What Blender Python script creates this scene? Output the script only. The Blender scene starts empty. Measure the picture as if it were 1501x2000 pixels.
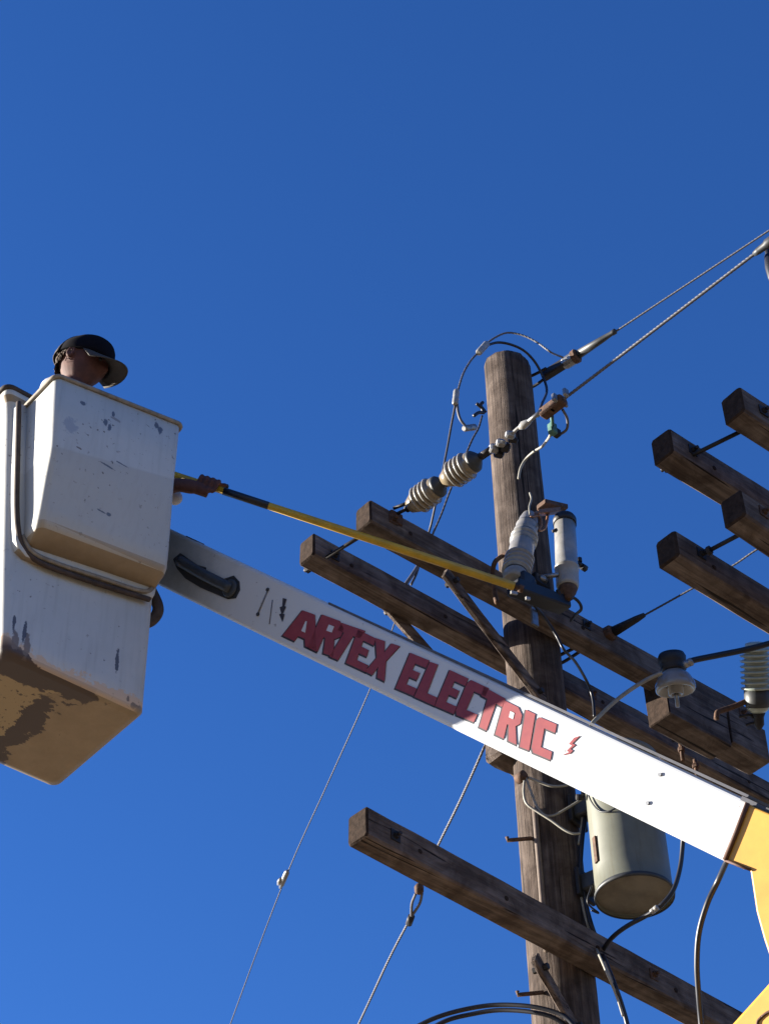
import bpy, bmesh, math, random
import numpy as np
random.seed(7); rng = np.random.RandomState(7)
S = bpy.context.scene

# ------------------------------------------------------------ camera
F_PX = 4000.0; PITCH = math.radians(43.6); ROLL = math.radians(1.5)
CAM = np.array([0., 0., 1.6])
FW = np.array([0., math.cos(PITCH), math.sin(PITCH)])
R0 = np.array([1., 0., 0.]); U0 = np.cross(R0, FW)
RT = R0*math.cos(ROLL) - U0*math.sin(ROLL)
UP = R0*math.sin(ROLL) + U0*math.cos(ROLL)
cd = bpy.data.cameras.new('Camera'); cam = bpy.data.objects.new('Camera', cd)
S.collection.objects.link(cam); S.camera = cam
cd.sensor_fit = 'VERTICAL'; cd.sensor_height = 36.0; cd.lens = F_PX/2000*36
cd.clip_start = 0.05; cd.clip_end = 3000
from mathutils import Matrix, Vector
cam.matrix_world = Matrix(((RT[0], UP[0], -FW[0], CAM[0]), (RT[1], UP[1], -FW[1], CAM[1]),
                           (RT[2], UP[2], -FW[2], CAM[2]), (0, 0, 0, 1)))
# ------------------------------------------------------------ light
SUN_AZ, SUN_EL = -78.0, 12.0
W = bpy.data.worlds.new('World'); S.world = W; W.use_nodes = True
nt = W.node_tree; nt.nodes.clear()
sky = nt.nodes.new('ShaderNodeTexSky'); sky.sky_type = 'NISHITA'; sky.sun_disc = False
sky.sun_elevation = math.radians(SUN_EL); sky.sun_rotation = math.radians(SUN_AZ)
sky.air_density = 1.0; sky.dust_density = 0.0; sky.ozone_density = 4.0; sky.altitude = 300
hs = nt.nodes.new('ShaderNodeHueSaturation'); hs.inputs['Saturation'].default_value = 1.11
bg = nt.nodes.new('ShaderNodeBackground'); bg.inputs['Strength'].default_value = 0.054
wo = nt.nodes.new('ShaderNodeOutputWorld')
air = nt.nodes.new('ShaderNodeMix'); air.data_type = 'RGBA'; air.blend_type = 'MULTIPLY'; air.inputs[0].default_value = 1; air.inputs[7].default_value = (.66, .75, 1.08, 1)
nt.links.new(sky.outputs[0], hs.inputs['Color']); nt.links.new(hs.outputs[0], air.inputs[6]); nt.links.new(air.outputs[2], bg.inputs['Color'])
nt.links.new(bg.outputs[0], wo.inputs['Surface'])
sd = bpy.data.lights.new('Sun', 'SUN'); sd.energy = 5.0; sd.angle = math.radians(0.5); sd.color = (1.0, 0.93, 0.82)
sun = bpy.data.objects.new('Sun', sd); S.collection.objects.link(sun)
_a, _e = math.radians(SUN_AZ), math.radians(SUN_EL)
SUNV = Vector((math.sin(_a)*math.cos(_e), math.cos(_a)*math.cos(_e), math.sin(_e)))
sun.rotation_euler = SUNV.to_track_quat('Z', 'Y').to_euler(); sun.location = (-20, 0, 20)
S.view_settings.view_transform = 'Standard'; S.view_settings.look = 'None'
S.view_settings.gamma = 1; S.view_settings.use_curve_mapping = False
S.view_settings.exposure = 2.15

# ------------------------------------------------------------ picture -> place helpers
def ray(x, y): return RT*(x-750.5)/F_PX - UP*(y-1000)/F_PX + FW
def P(x, y, d): return CAM + ray(x, y)*d
def PH(x, y, h):
    r = ray(x, y); return CAM + r*(h-1.6)/r[2]
def PL(x, y, o, n):
    r = ray(x, y); return CAM + r*(((o-CAM) @ n)/(r @ n))
def dirs(a):
    A = math.radians(a); return np.array([math.sin(A), math.cos(A), 0.])
def azm(v): return math.degrees(math.atan2(v[0], v[1]))
def nrm(v): v = np.array(v, float); return v/np.linalg.norm(v)
Z = np.array([0., 0., 1.])
POLE = P(988, 692, 9.8)                 # centre of the pole top
PX = np.array([POLE[0], POLE[1], 0.])
AA = dirs(48.0); NN = dirs(138.0)       # along the crossarms / along the line, towards the camera
def PP(x, y, off=0.0): return PL(x, y, PX + NN*off, NN)   # point on a vertical plane beside the pole

# ------------------------------------------------------------ materials
def newmat(name):
    m = bpy.data.materials.new(name); m.use_nodes = True
    b = m.node_tree.nodes['Principled BSDF']; return m, m.node_tree, b
ALB = 0.58      # scales base colours down to suit the high exposure
def simple(name, col, rough=0.6, metal=0.0, var=0.25, scale=18, bump=0.0, coat=0.0, spec=0.35, col2=None):
    col = tuple(c*ALB for c in col)
    m, t, b = newmat(name)
    tc = t.nodes.new('ShaderNodeTexCoord'); n = t.nodes.new('ShaderNodeTexNoise')
    n.inputs['Scale'].default_value = scale; n.inputs['Detail'].default_value = 6; n.inputs['Roughness'].default_value = .65
    t.links.new(tc.outputs['Object'], n.inputs['Vector'])
    r = t.nodes.new('ShaderNodeValToRGB')
    c2 = col2 if col2 else tuple(c*(1-var) for c in col)
    r.color_ramp.elements[0].color = (*c2, 1); r.color_ramp.elements[0].position = .35
    r.color_ramp.elements[1].color = (*col, 1); r.color_ramp.elements[1].position = .62
    t.links.new(n.outputs['Fac'], r.inputs['Fac']); t.links.new(r.outputs['Color'], b.inputs['Base Color'])
    b.inputs['Roughness'].default_value = rough; b.inputs['Metallic'].default_value = metal
    b.inputs['Coat Weight'].default_value = coat; b.inputs['Specular IOR Level'].default_value = spec
    if bump:
        bp = t.nodes.new('ShaderNodeBump'); bp.inputs['Strength'].default_value = bump; bp.inputs['Distance'].default_value = .01
        t.links.new(n.outputs['Fac'], bp.inputs['Height']); t.links.new(bp.outputs['Normal'], b.inputs['Normal'])
    return m
def wood(name, rotz, rotx_vertical, c_dark, c_mid, c_light, rough=.9, bump=.6, gs=1.0):
    m, t, b = newmat(name); L = t.links
    tc = t.nodes.new('ShaderNodeTexCoord')
    mp0 = t.nodes.new('ShaderNodeMapping'); mp0.inputs['Rotation'].default_value = (0, 0, math.radians(rotz))
    L.new(tc.outputs['Object'], mp0.inputs['Vector'])
    mp = t.nodes.new('ShaderNodeMapping')
    mp.inputs['Scale'].default_value = (22*gs, 22*gs, .9*gs) if rotx_vertical else (.9*gs, 22*gs, 22*gs)
    L.new(mp0.outputs[0], mp.inputs['Vector'])
    n1 = t.nodes.new('ShaderNodeTexNoise'); n1.inputs['Scale'].default_value = 2.2; n1.inputs['Detail'].default_value = 9
    n1.inputs['Roughness'].default_value = .7; n1.inputs['Distortion'].default_value = .35
    L.new(mp.outputs[0], n1.inputs['Vector'])
    n2 = t.nodes.new('ShaderNodeTexNoise'); n2.inputs['Scale'].default_value = 9; n2.inputs['Detail'].default_value = 7; n2.inputs['Distortion'].default_value = .6
    n2.inputs['Roughness'].default_value = .6
    L.new(tc.outputs['Object'], n2.inputs['Vector'])
    r = t.nodes.new('ShaderNodeValToRGB'); e = r.color_ramp.elements
    e[0].color = (*c_dark, 1); e[0].position = .36; e[1].color = (*c_light, 1); e[1].position = .66
    x = e.new(.5); x.color = (*c_mid, 1)
    L.new(n1.outputs['Fac'], r.inputs['Fac'])
    r2 = t.nodes.new('ShaderNodeValToRGB'); r2.color_ramp.elements[0].position = .38; r2.color_ramp.elements[1].position = .62
    r2.color_ramp.elements[0].color = (.42, .36, .32, 1); r2.color_ramp.elements[1].color = (1.15, 1.15, 1.15, 1)
    L.new(n2.outputs['Fac'], r2.inputs['Fac'])
    mx = t.nodes.new('ShaderNodeMix'); mx.data_type = 'RGBA'; mx.blend_type = 'MULTIPLY'; mx.inputs[0].default_value = .8
    L.new(r.outputs[0], mx.inputs[6]); L.new(r2.outputs[0], mx.inputs[7])
    mp3 = t.nodes.new('ShaderNodeMapping'); mp3.inputs['Scale'].default_value = (34*gs, 34*gs, .55*gs) if rotx_vertical else (.7*gs, 34*gs, 34*gs)
    L.new(mp0.outputs[0], mp3.inputs['Vector'])
    n3 = t.nodes.new('ShaderNodeTexNoise'); n3.inputs['Scale'].default_value = 1.3; n3.inputs['Detail'].default_value = 3; L.new(mp3.outputs[0], n3.inputs['Vector'])
    ck = t.nodes.new('ShaderNodeMapRange'); ck.inputs[1].default_value = .640; ck.inputs[2].default_value = .665; L.new(n3.outputs['Fac'], ck.inputs[0])
    mk = t.nodes.new('ShaderNodeMix'); mk.data_type = 'RGBA'; mk.inputs[7].default_value = (.010, .007, .006, 1)
    L.new(ck.outputs[0], mk.inputs[0]); L.new(mx.outputs[2], mk.inputs[6]); L.new(mk.outputs[2], b.inputs['Base Color'])
    bp = t.nodes.new('ShaderNodeBump'); bp.inputs['Strength'].default_value = bump; bp.inputs['Distance'].default_value = .012
    L.new(n1.outputs['Fac'], bp.inputs['Height']); L.new(bp.outputs[0], b.inputs['Normal'])
    b.inputs['Roughness'].default_value = rough; b.inputs['Specular IOR Level'].default_value = .2
    return m
M = {}
M['pole'] = wood('pole_wood', 0, True, (.032, .023, .018), (.066, .049, .039), (.105, .081, .066), bump=.8)
ARMROT = -(90-48.0)
M['arm'] = wood('crossarm_wood', ARMROT, False, (.056, .043, .037), (.095, .074, .063), (.14, .112, .095), bump=.6)
M['arm_pale'] = wood('brace_wood', ARMROT, False, (.042, .031, .026), (.10, .076, .063), (.15, .12, .10), bump=.8)
M['endgrain_unlit'] = simple('end_grain_unlit', (.058, .038, .028), .95, var=.5, scale=40, bump=.5, spec=.1)  # tarred end grain, colour kept dark so sunlit ends look unlit
M['strip'] = simple('pale_strip', (.22, .165, .13), .8, var=.3, scale=30)
M['galv'] = simple('galvanised_steel', (.42, .42, .42), .45, .8, var=.35, scale=40)
M['darkmetal'] = simple('dark_metal', (.045, .042, .045), .6, .5, var=.4, scale=40)
M['rust'] = simple('rusty_iron', (.16, .085, .05), .8, .2, var=.55, scale=50, bump=.3)
M['copper'] = simple('weathered_copper', (.42, .20, .10), .5, .5, var=.5, scale=50)
M['porcelain'] = simple('grey_porcelain', (.30, .295, .28), .25, 0, var=.15, scale=25, coat=.5)
M['beigeporc'] = simple('beige_porcelain', (.34, .27, .17), .3, 0, var=.25, scale=25, coat=.4)
M['white'] = simple('white_porcelain', (.40, .39, .365), .35, 0, var=.25, scale=25, coat=.2)
M['cutout'] = simple('cutout_porcelain', (.34, .33, .31), .35, 0, var=.3, scale=25, coat=.2)
M['greenwhite'] = simple('green_white_porcelain', (.50, .56, .48), .3, 0, var=.2, scale=25, coat=.3)
M['black'] = simple('black_rubber', (.012, .013, .02), .5, 0, var=.3, scale=30)
M['cable'] = simple('black_cable', (.014, .016, .026), .42, 0, var=.2, scale=30)
M['bare'] = simple('bare_aluminium_strand', (.15, .15, .17), .6, .0, var=.4, scale=60)
M['darkstrand'] = simple('tarnished_strand', (.075, .075, .09), .6, .0, var=.4, scale=60)
M['palewire'] = simple('pale_wire', (.40, .38, .32), .6, .1, var=.3, scale=40)
M['transf'] = simple('transformer_paint', (.215, .22, .17), .45, 0, var=.18, scale=7)
M['transf_bottom'] = simple('transformer_bottom', (.31, .28, .22), .7, 0, var=.35, scale=9)
M['boom'] = simple('boom_white', (.72, .73, .73), .35, 0, var=.1, scale=5, coat=.15)
M['boomedge'] = simple('boom_dark_edge', (.10, .10, .12), .5, 0, var=.4, scale=15)
M['red'] = simple('letter_red', (.33, .036, .042), .5, 0, scale=26, col2=(.16, .013, .020))
M['ink'] = simple('letter_shadow', (.035, .028, .04), .6, 0, var=.2, scale=30)
M['yellow'] = simple('yellow_paint', (.84, .42, .055), .45, 0, var=.22, scale=6, coat=.1)
M['brown'] = simple('brown_seam', (.13, .055, .03), .7, 0, var=.3, scale=30)
M['stick'] = simple('hot_stick_yellow', (.74, .47, .035), .4, 0, var=.25, scale=12)
M['skin'] = simple('skin', (.135, .046, .030), .75, 0, var=.4, scale=34)
M['shirt'] = simple('white_shirt', (.72, .72, .74), .85, 0, var=.1, scale=12)
M['cap'] = simple('dark_cap', (.008, .007, .011), .95, 0, var=.3, scale=40, spec=.1)
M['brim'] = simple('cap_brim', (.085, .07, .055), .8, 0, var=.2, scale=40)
M['hair'] = simple('brown_hair', (.14, .09, .055), .8, 0, var=.6, scale=70, bump=.5)
M['jeans'] = simple('blue_jeans', (.05, .07, .13), .9, 0, var=.3, scale=30)
M['hose'] = simple('boom_hose', (.055, .06, .065), .5, 0, var=.4, scale=30)
M['slot'] = simple('slot_dark', (.03, .033, .04), .7, 0, var=.3, scale=20)
M['faded'] = simple('faded_mark', (.22, .22, .24), .7)
M['eye'] = simple('eye_dark', (.02, .015, .012), .3)
M['green'] = simple('verdigris', (.12, .28, .22), .6, .2, var=.5, scale=60)

# ------------------------------------------------------------ mesh helpers
class MB:
    def __init__(s): s.v = []; s.f = []; s.mi = []; s.sm = []
    def add(s, vs, fs, mi=0, smooth=False):
        o = len(s.v); s.v += [tuple(map(float, p)) for p in vs]
        for f in fs: s.f.append(tuple(i+o for i in f)); s.mi.append(mi); s.sm.append(smooth)
        return s
    def box(s, c, ax, half, mi=0, jit=0.0, nseg=1, cham=0.0):
        """box centred c, axes ax (3 unit vectors), half sizes; first axis is the long one, segmented"""
        c = np.array(c, float); ax = [np.array(a, float) for a in ax]
        h0, h1, h2 = half
        if cham > 0:
            k = cham
            sec = [(-h1, -h2+k), (-h1+k, -h2), (h1-k, -h2), (h1, -h2+k), (h1, h2-k), (h1-k, h2), (-h1+k, h2), (-h1, h2-k)]
        else: sec = [(-h1, -h2), (h1, -h2), (h1, h2), (-h1, h2)]
        m = len(sec); vs = []; fs = []
        ts = list(np.linspace(-h0, h0, nseg+1))
        scl = [1.0]*len(ts)
        if cham > 0:
            ts = [-h0] + [-h0+cham] + ts[1:-1] + [h0-cham] + [h0]; scl = [None] + [1]*(len(ts)-2) + [None]
        for t, sc in zip(ts, scl):
            for (a, b) in sec:
                if sc is None: a = a - math.copysign(cham*.8, a); b = b - math.copysign(cham*.8, b)
                j = rng.uniform(-jit, jit, 3) if jit else 0
                vs.append(c + ax[0]*t + ax[1]*a + ax[2]*b + j)
        for i in range(len(ts)-1):
            for j in range(m):
                fs.append((i*m+j, i*m+(j+1) % m, (i+1)*m+(j+1) % m, (i+1)*m+j))
        s.add(vs, fs, mi)
        o = len(s.v)-len(vs); n = len(ts)-1
        s.f.append(tuple(o+j for j in reversed(range(m)))); s.mi.append(mi); s.sm.append(False)
        s.f.append(tuple(o+n*m+j for j in range(m))); s.mi.append(mi); s.sm.append(False)
        return s
    def lathe(s, p0, d, prof, seg=20, mi=0, cap=True, smooth=True):
        p0 = np.array(p0, float); d = nrm(d)
        q = np.array([0, 0, 1.]) if abs(d[2]) < .9 else np.array([1., 0, 0])
        a = nrm(np.cross(d, q)); b = np.cross(d, a); vs = []; fs = []
        for (t, r) in prof:
            for k in range(seg):
                th = 2*math.pi*k/seg; vs.append(p0 + d*t + (a*math.cos(th)+b*math.sin(th))*r)
        for i in range(len(prof)-1):
            for k in range(seg):
                fs.append((i*seg+k, (i+1)*seg+k, (i+1)*seg+(k+1) % seg, i*seg+(k+1) % seg))
        s.add(vs, fs, mi, smooth)
        o = len(s.v)-len(vs)
        if cap:
            s.f.append(tuple(o+k for k in range(seg))); s.mi.append(mi); s.sm.append(False)
            n = len(prof)-1
            s.f.append(tuple(o+n*seg+k for k in reversed(range(seg)))); s.mi.append(mi); s.sm.append(False)
        return s
    def tube(s, pts, r, seg=8, mi=0, smooth_pts=True, n=8, r1=None):
        pts = crom(pts, n) if smooth_pts and len(pts) > 2 else [np.array(p, float) for p in pts]
        m = len(pts); vs = []; fs = []; a = None
        for i, p in enumerate(pts):
            d = nrm(pts[min(i+1, m-1)] - pts[max(i-1, 0)])
            if a is None:
                q = np.array([0, 0, 1.]) if abs(d[2]) < .9 else np.array([1., 0, 0])
                a = nrm(np.cross(d, q))
            a = nrm(a - d*(a @ d)); b = np.cross(d, a)
            rr = r if r1 is None else r + (r1-r)*i/(m-1)
            for k in range(seg):
                th = 2*math.pi*k/seg; vs.append(p + (a*math.cos(th)+b*math.sin(th))*rr)
        for i in range(m-1):
            for k in range(seg):
                fs.append((i*seg+k, i*seg+(k+1) % seg, (i+1)*seg+(k+1) % seg, (i+1)*seg+k))
        fs.append(tuple(reversed(range(seg)))); fs.append(tuple((m-1)*seg+k for k in range(seg)))
        return s.add(vs, fs, mi, True)
    def strand(s, pts, r, mi=0, pitch=.12, k=3, n=10, seg=6):
        """k twisted strands along a path"""
        pts = crom(pts, n) if len(pts) > 2 else [np.array(p, float) for p in pts]
        # resample
        L = [0.]
        for i in range(1, len(pts)): L.append(L[-1] + np.linalg.norm(pts[i]-pts[i-1]))
        step = pitch/8; N = max(8, min(900, int(L[-1]/step)))
        arr = np.array(pts); q = np.linspace(0, L[-1], N)
        res = np.stack([np.interp(q, L, arr[:, j]) for j in range(3)], 1)
        a = None; fr = []
        for i in range(N):
            d = nrm(res[min(i+1, N-1)] - res[max(i-1, 0)])
            if a is None:
                w = np.array([0, 0, 1.]) if abs(d[2]) < .9 else np.array([1., 0, 0]); a = nrm(np.cross(d, w))
            a = nrm(a - d*(a @ d)); fr.append((a, np.cross(d, a)))
        for j in range(k):
            path = [res[i] + (fr[i][0]*math.cos(2*math.pi*(q[i]/pitch + j/k)) + fr[i][1]*math.sin(2*math.pi*(q[i]/pitch + j/k)))*r*.25 for i in range(N)]
            s.tube(path, r*.44, seg=seg, mi=mi, smooth_pts=False)
        return s
    def build(s, name, mats, parent=None, loc=None, bevel=0.0, smooth=None):
        if not isinstance(mats, (list, tuple)): mats = [mats]
        root = parent
        base = np.array(loc, float) if loc is not None else (np.array(parent['_base']) if parent is not None and '_base' in parent.keys() else np.zeros(3))
        if loc is None and parent is None and s.v: base = np.mean(np.array(s.v), axis=0)
        me = bpy.data.meshes.new(name)
        me.from_pydata([tuple(np.array(p)-base) for p in s.v], [], s.f)
        for m in mats: me.materials.append(m)
        for p, mi, sm in zip(me.polygons, s.mi, s.sm): p.material_index = mi; p.use_smooth = sm
        bm = bmesh.new(); bm.from_mesh(me); bmesh.ops.recalc_face_normals(bm, faces=bm.faces); bm.to_mesh(me); bm.free()
        me.update()
        o = bpy.data.objects.new(name, me); S.collection.objects.link(o)
        if parent is not None: o.parent = parent
        else: o.location = base
        o['_base'] = tuple(map(float, base))
        if bevel:
            md = o.modifiers.new('bevel', 'BEVEL'); md.width = bevel; md.segments = 3; md.limit_method = 'ANGLE'
        return o
def crom(pts, n=8):
    p = [np.array(q, float) for q in pts]; p = [2*p[0]-p[1]] + p + [2*p[-1]-p[-2]]; out = []
    for i in range(1, len(p)-2):
        for k in range(n):
            t = k/n
            out.append(.5*((2*p[i]) + (-p[i-1]+p[i+1])*t + (2*p[i-1]-5*p[i]+4*p[i+1]-p[i+2])*t*t + (-p[i-1]+3*p[i]-3*p[i+1]+p[i+2])*t**3))
    out.append(p[-2]); return out
def thing(name, label, cat, base, group=None):
    o = bpy.data.objects.new(name, None); S.collection.objects.link(o); o.location = tuple(map(float, base))
    o['_base'] = tuple(map(float, base)); o['label'] = label; o['category'] = cat; o.empty_display_size = .1
    if group: o['group'] = group
    return o
def tag(o, label, cat, group=None):
    o['label'] = label; o['category'] = cat
    if group: o['group'] = group
    return o
def loft(mb, loops, mi=0, smooth=True, capb=True, capt=True):
    m = len(loops[0]); vs = [p for l in loops for p in l]; fs = []
    for i in range(len(loops)-1):
        for j in range(m): fs.append((i*m+j, i*m+(j+1) % m, (i+1)*m+(j+1) % m, (i+1)*m+j))
    mb.add(vs, fs, mi, smooth); o = len(mb.v)-len(vs)
    if capb: mb.f.append(tuple(o+j for j in reversed(range(m)))); mb.mi.append(mi); mb.sm.append(False)
    if capt: mb.f.append(tuple(o+(len(loops)-1)*m+j for j in range(m))); mb.mi.append(mi); mb.sm.append(False)
def rrect(u0, u1, v0, v1, r, k=5):
    out = []
    for (cx, cy, a0) in ((u1-r, v1-r, 0), (u0+r, v1-r, 90), (u0+r, v0+r, 180), (u1-r, v0+r, 270)):
        for i in range(k+1):
            a = math.radians(a0 + 90*i/k); out.append((cx+r*math.cos(a), cy+r*math.sin(a)))
    return out

# ------------------------------------------------------------ ground
g, t_, b_ = newmat('dry_ground')
tc = t_.nodes.new('ShaderNodeTexCoord'); n_ = t_.nodes.new('ShaderNodeTexNoise'); n_.inputs['Scale'].default_value = .6; n_.inputs['Detail'].default_value = 12
t_.links.new(tc.outputs['Object'], n_.inputs['Vector'])
r_ = t_.nodes.new('ShaderNodeValToRGB'); r_.color_ramp.elements[0].color = (.15, .125, .075, 1); r_.color_ramp.elements[1].color = (.34, .26, .18, 1)
r_.color_ramp.elements[0].position = .4; r_.color_ramp.elements[1].position = .6
t_.links.new(n_.outputs['Fac'], r_.inputs['Fac']); t_.links.new(r_.outputs[0], b_.inputs['Base Color']); b_.inputs['Roughness'].default_value = .95
mb = MB(); mb.add([(-1500, -1500, 0), (1500, -1500, 0), (1500, 1500, 0), (-1500, 1500, 0)], [(0, 1, 2, 3)])
gr = mb.build('ground', g, loc=(0, 0, 0)); gr['kind'] = 'structure'

# ============================================================ UTILITY POLE
pole = thing('utility_pole', 'tall weathered wooden pole behind the white boom, with long dark crossarms', 'utility pole', (PX[0], PX[1], 0))
mb = MB(); seg = 40; loops = []
PT = POLE[2]-.07      # the sawn top
zs = list(np.linspace(-.02, PT-.02, 90)) + [PT]
ph = rng.uniform(0, 6.28, 8)
for z in zs:
    r = .142 + (.109-.142)*z/POLE[2]; lp = []
    if z == zs[-1]: r *= .93
    for k in range(seg):
        th = 2*math.pi*k/seg
        rr = r*(1 + .012*math.sin(3*th+ph[0]+z*.6) + .010*math.sin(7*th+ph[1]+z*.3) + .006*math.sin(13*th+ph[2]) + rng.uniform(-.006, .006))
        zz = z + (.022*math.cos(th-2.2) + rng.uniform(-.006, .006) if z > PT-.03 else 0)
        lp.append((PX[0]+rr*math.cos(th), PX[1]+rr*math.sin(th), zz))
    loops.append(lp)
loft(mb, loops); mb.build('pole_shaft', M['pole'], pole)

def line_z(l, r, off):
    """height of the horizontal line through two picture points whose distance from the pole axis is off"""
    A = PH(*l, 2.6); B = PH(*r, 2.6); d = nrm((B-A)*[1, 1, 0]); n = np.array([d[1], -d[0], 0.])
    if n @ NN < 0: n = -n
    k = (A-CAM) @ n                     # signed distance per metre of height, relative to the camera
    c = (PX + NN*0 - CAM) @ n
    return 1.6 + (c + off)/k
def arm_between(l, r, z, name='crossarm', parent=None, hh=.060, hw=.047, mat='arm', holes=True, ext=0.0):
    A = PH(*l, z); B = PH(*r, z); d = nrm(B-A); B = B + d*ext; n = np.cross(d, Z); n = n if n @ NN > 0 else -n
    L = np.linalg.norm(B-A)
    mb = MB(); mb.box((A+B)/2, (d, n, Z), (L/2, hw, hh), jit=.0012, nseg=int(L/.12)+2, cham=.008)
    # end grain sheets, 1 mm proud of each end
    nf = len(mb.f); mb.mi[nf-2] = 1; mb.mi[nf-1] = 1
    for i in range(8): mb.mi[i] = 1
    if holes:
        for t in np.arange(.22, L-.1, .46):
            for zz in (-.012,):
                c = A + d*(t+rng.uniform(-.03, .03)) + n*(hw+.001) + Z*zz
                mb.lathe(c - n*.002, n, [(0, .0095), (.0035, .0095)], seg=8, mi=1)
    o = mb.build(name, [M[mat], M['endgrain_unlit']], parent)
    for t in (.115, L*.5+.07, L-.13):
        c = A + d*(t+rng.uniform(-.02, .02)) + n*(hw+.0005) + Z*rng.uniform(-.012, .018)
        b2 = MB(); b2.box(c+n*.002, (d, Z, n), (.021, .021, .002)); b2.lathe(c+n*.003, n, [(0, .0125), (.012, .0125)], seg=6, smooth=False); b2.lathe(c+n*.014, n, [(0, .007), (.014, .0065)], seg=8); b2.build('through_bolt', M['rust'] if rng.uniform() < .5 else M['darkmetal'], parent)
    return A, B, d, n, o
z1 = line_z((708, 1008), (1470, 1424), .165); A1 = arm_between((708, 1008), (1470, 1424), z1, parent=pole)
z2 = line_z((598, 1072), (1540, 1583), -.165); A2 = arm_between((598, 1072), (1540, 1583), z2, parent=pole, ext=.1)
z3 = line_z((697, 1613), (1395, 1990), .170); A3 = arm_between((697, 1613), (1395, 1990), z3, parent=pole, ext=.9)
def bolt(p, q, r=.008, mat='darkmetal', nuts=True, name='spacer_bolt'):
    mb = MB(); mb.tube([p, q], r, seg=8, smooth_pts=False); d = nrm(np.array(q)-np.array(p))
    if nuts:
        mb.lathe(np.array(p)+d*.01, d, [(0, .018), (.014, .018)], seg=6, smooth=False)
        mb.lathe(np.array(q)-d*.024, d, [(0, .018), (.014, .018)], seg=6, smooth=False)
    mb.build(name, M[mat], pole)
# long spacer bolt at the left ends, seen between the two upper arms and below the far one
za = (z1+z2)/2
p1 = PH(735, 1035, za); p0 = PH(595, 1115, z2-.04)
bolt(p0, PH(745, 1022, z1))
mb = MB(); c = PH(1385, 1432, z1-.03)
# wood brace from the near arm down to the pole
def brace(l, r, offl, offr, wpx, name='crossarm_brace', hw=.03, ht=.011):
    a = PP(*l, offl); b = PP(*r, offr); d = nrm(b-a); v = nrm(np.cross(d, np.cross(Z, d))); n = nrm(np.cross(d, v))
    mb = MB(); mb.box((a+b)/2, (d, v, n), (np.linalg.norm(b-a)/2, hw, ht), nseg=6, jit=.001, cham=.004); mb.build(name, M['arm_pale'], pole)
    for e in (a+d*.05, b-d*.05):
        mb = MB(); mb.lathe(e-n*.03, n, [(0, .012), (.06, .012)], seg=6, smooth=False); mb.build('brace_bolt', M['darkmetal'], pole)
brace((868, 1118), (1062, 1372), .225, .14, 20)
brace((745, 1172), (1000, 1462), -.225, -.13, 20, hw=.027)
brace((1042, 1868), (1135, 2030), .225, .15, 16, hw=.024)
# gain block on the back of the pole where the boom hides the arm brace
mb = MB(); c = PP(992, 1472, -.09); mb.box(c, (AA, NN, Z), (.085, .05, .055), jit=.006, nseg=3, cham=.01); mb.build('arm_gain_block', [M['arm']], pole)
mb = MB(); c = PP(1010, 1262, -.12); mb.lathe(c-AA*.06, AA, [(0, .02), (.01, .055), (.10, .06), (.12, .02)], seg=12); mb.build('pole_band', M['darkmetal'], pole)
# filler block bolted between the arms on the right, with its strap
d1 = A1[2]; n1 = A1[3]
for xa, xb, top, bot in ((1278, 1398, -.01, -.235), (1400, 1474, -.03, -.205)):
    ya, yb = 1008+(xa-708)*.546, 1008+(xb-708)*.546
    ba, bb_ = PH(xa, ya, z1), PH(xb, yb, z1); c = (ba+bb_)/2 - n1*.012 + Z*(top+bot)/2
    mb = MB(); mb.box(c, (d1, n1, Z), (np.linalg.norm(bb_-ba)/2, .064, (top-bot)/2), jit=.002, nseg=4, cham=.006)
    mb.mi[0:] = [0]*len(mb.mi); mb.mi[-2] = 1; mb.mi[-1] = 1
    for i in range(8): mb.mi[i] = 1
    mb.build('filler_block', [M['arm'], M['endgrain_unlit']], pole)
mb = MB(); c = PH(1403, 1452, z1-.01)
mb.box(c + n1*.068, (Z, n1, d1), (.09, .004, .006)); mb.build('bolt_strap', M['darkmetal'], pole)
for (x, y, l) in ((1330, 1468, .10), (1358, 1500, .09)):
    c = PH(x, y, z1-.12); mb = MB(); mb.lathe(c - Z*l*.5, Z, [(0, .009), (l, .009)], seg=8); mb.lathe(c, Z, [(0, .016), (.02, .016)], seg=6, smooth=False)
    mb.build('carriage_bolt', M['rust'], pole)
# pole steps
for (x, y) in ((1022, 1637), (1044, 1938), (985, 1350)):
    c = PP(x, y, 0.0); mb = MB(); q = c - dirs(85)*.075 - Z*.012
    mb.tube([c + dirs(85)*.03, q + dirs(85)*.012, q + dirs(85)*.012 + Z*.014], .008, smooth_pts=False); mb.build('pole_step', M['rust'], pole)
# pale ground-wire moulding on the shaft
mb = MB(); e = []
def on_pole(z, azd, ex=0.0):
    r = .142 + (.109-.142)*z/POLE[2] + ex; d = dirs(azd); return np.array([PX[0]+d[0]*r, PX[1]+d[1]*r, z])
zt = [on_pole(z, 207, .006) for z in np.linspace(5.55, 6.18, 6)]
mb.tube(zt, .012, seg=6, smooth_pts=False); mb.build('ground_wire_moulding', M['strip'], pole)

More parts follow.
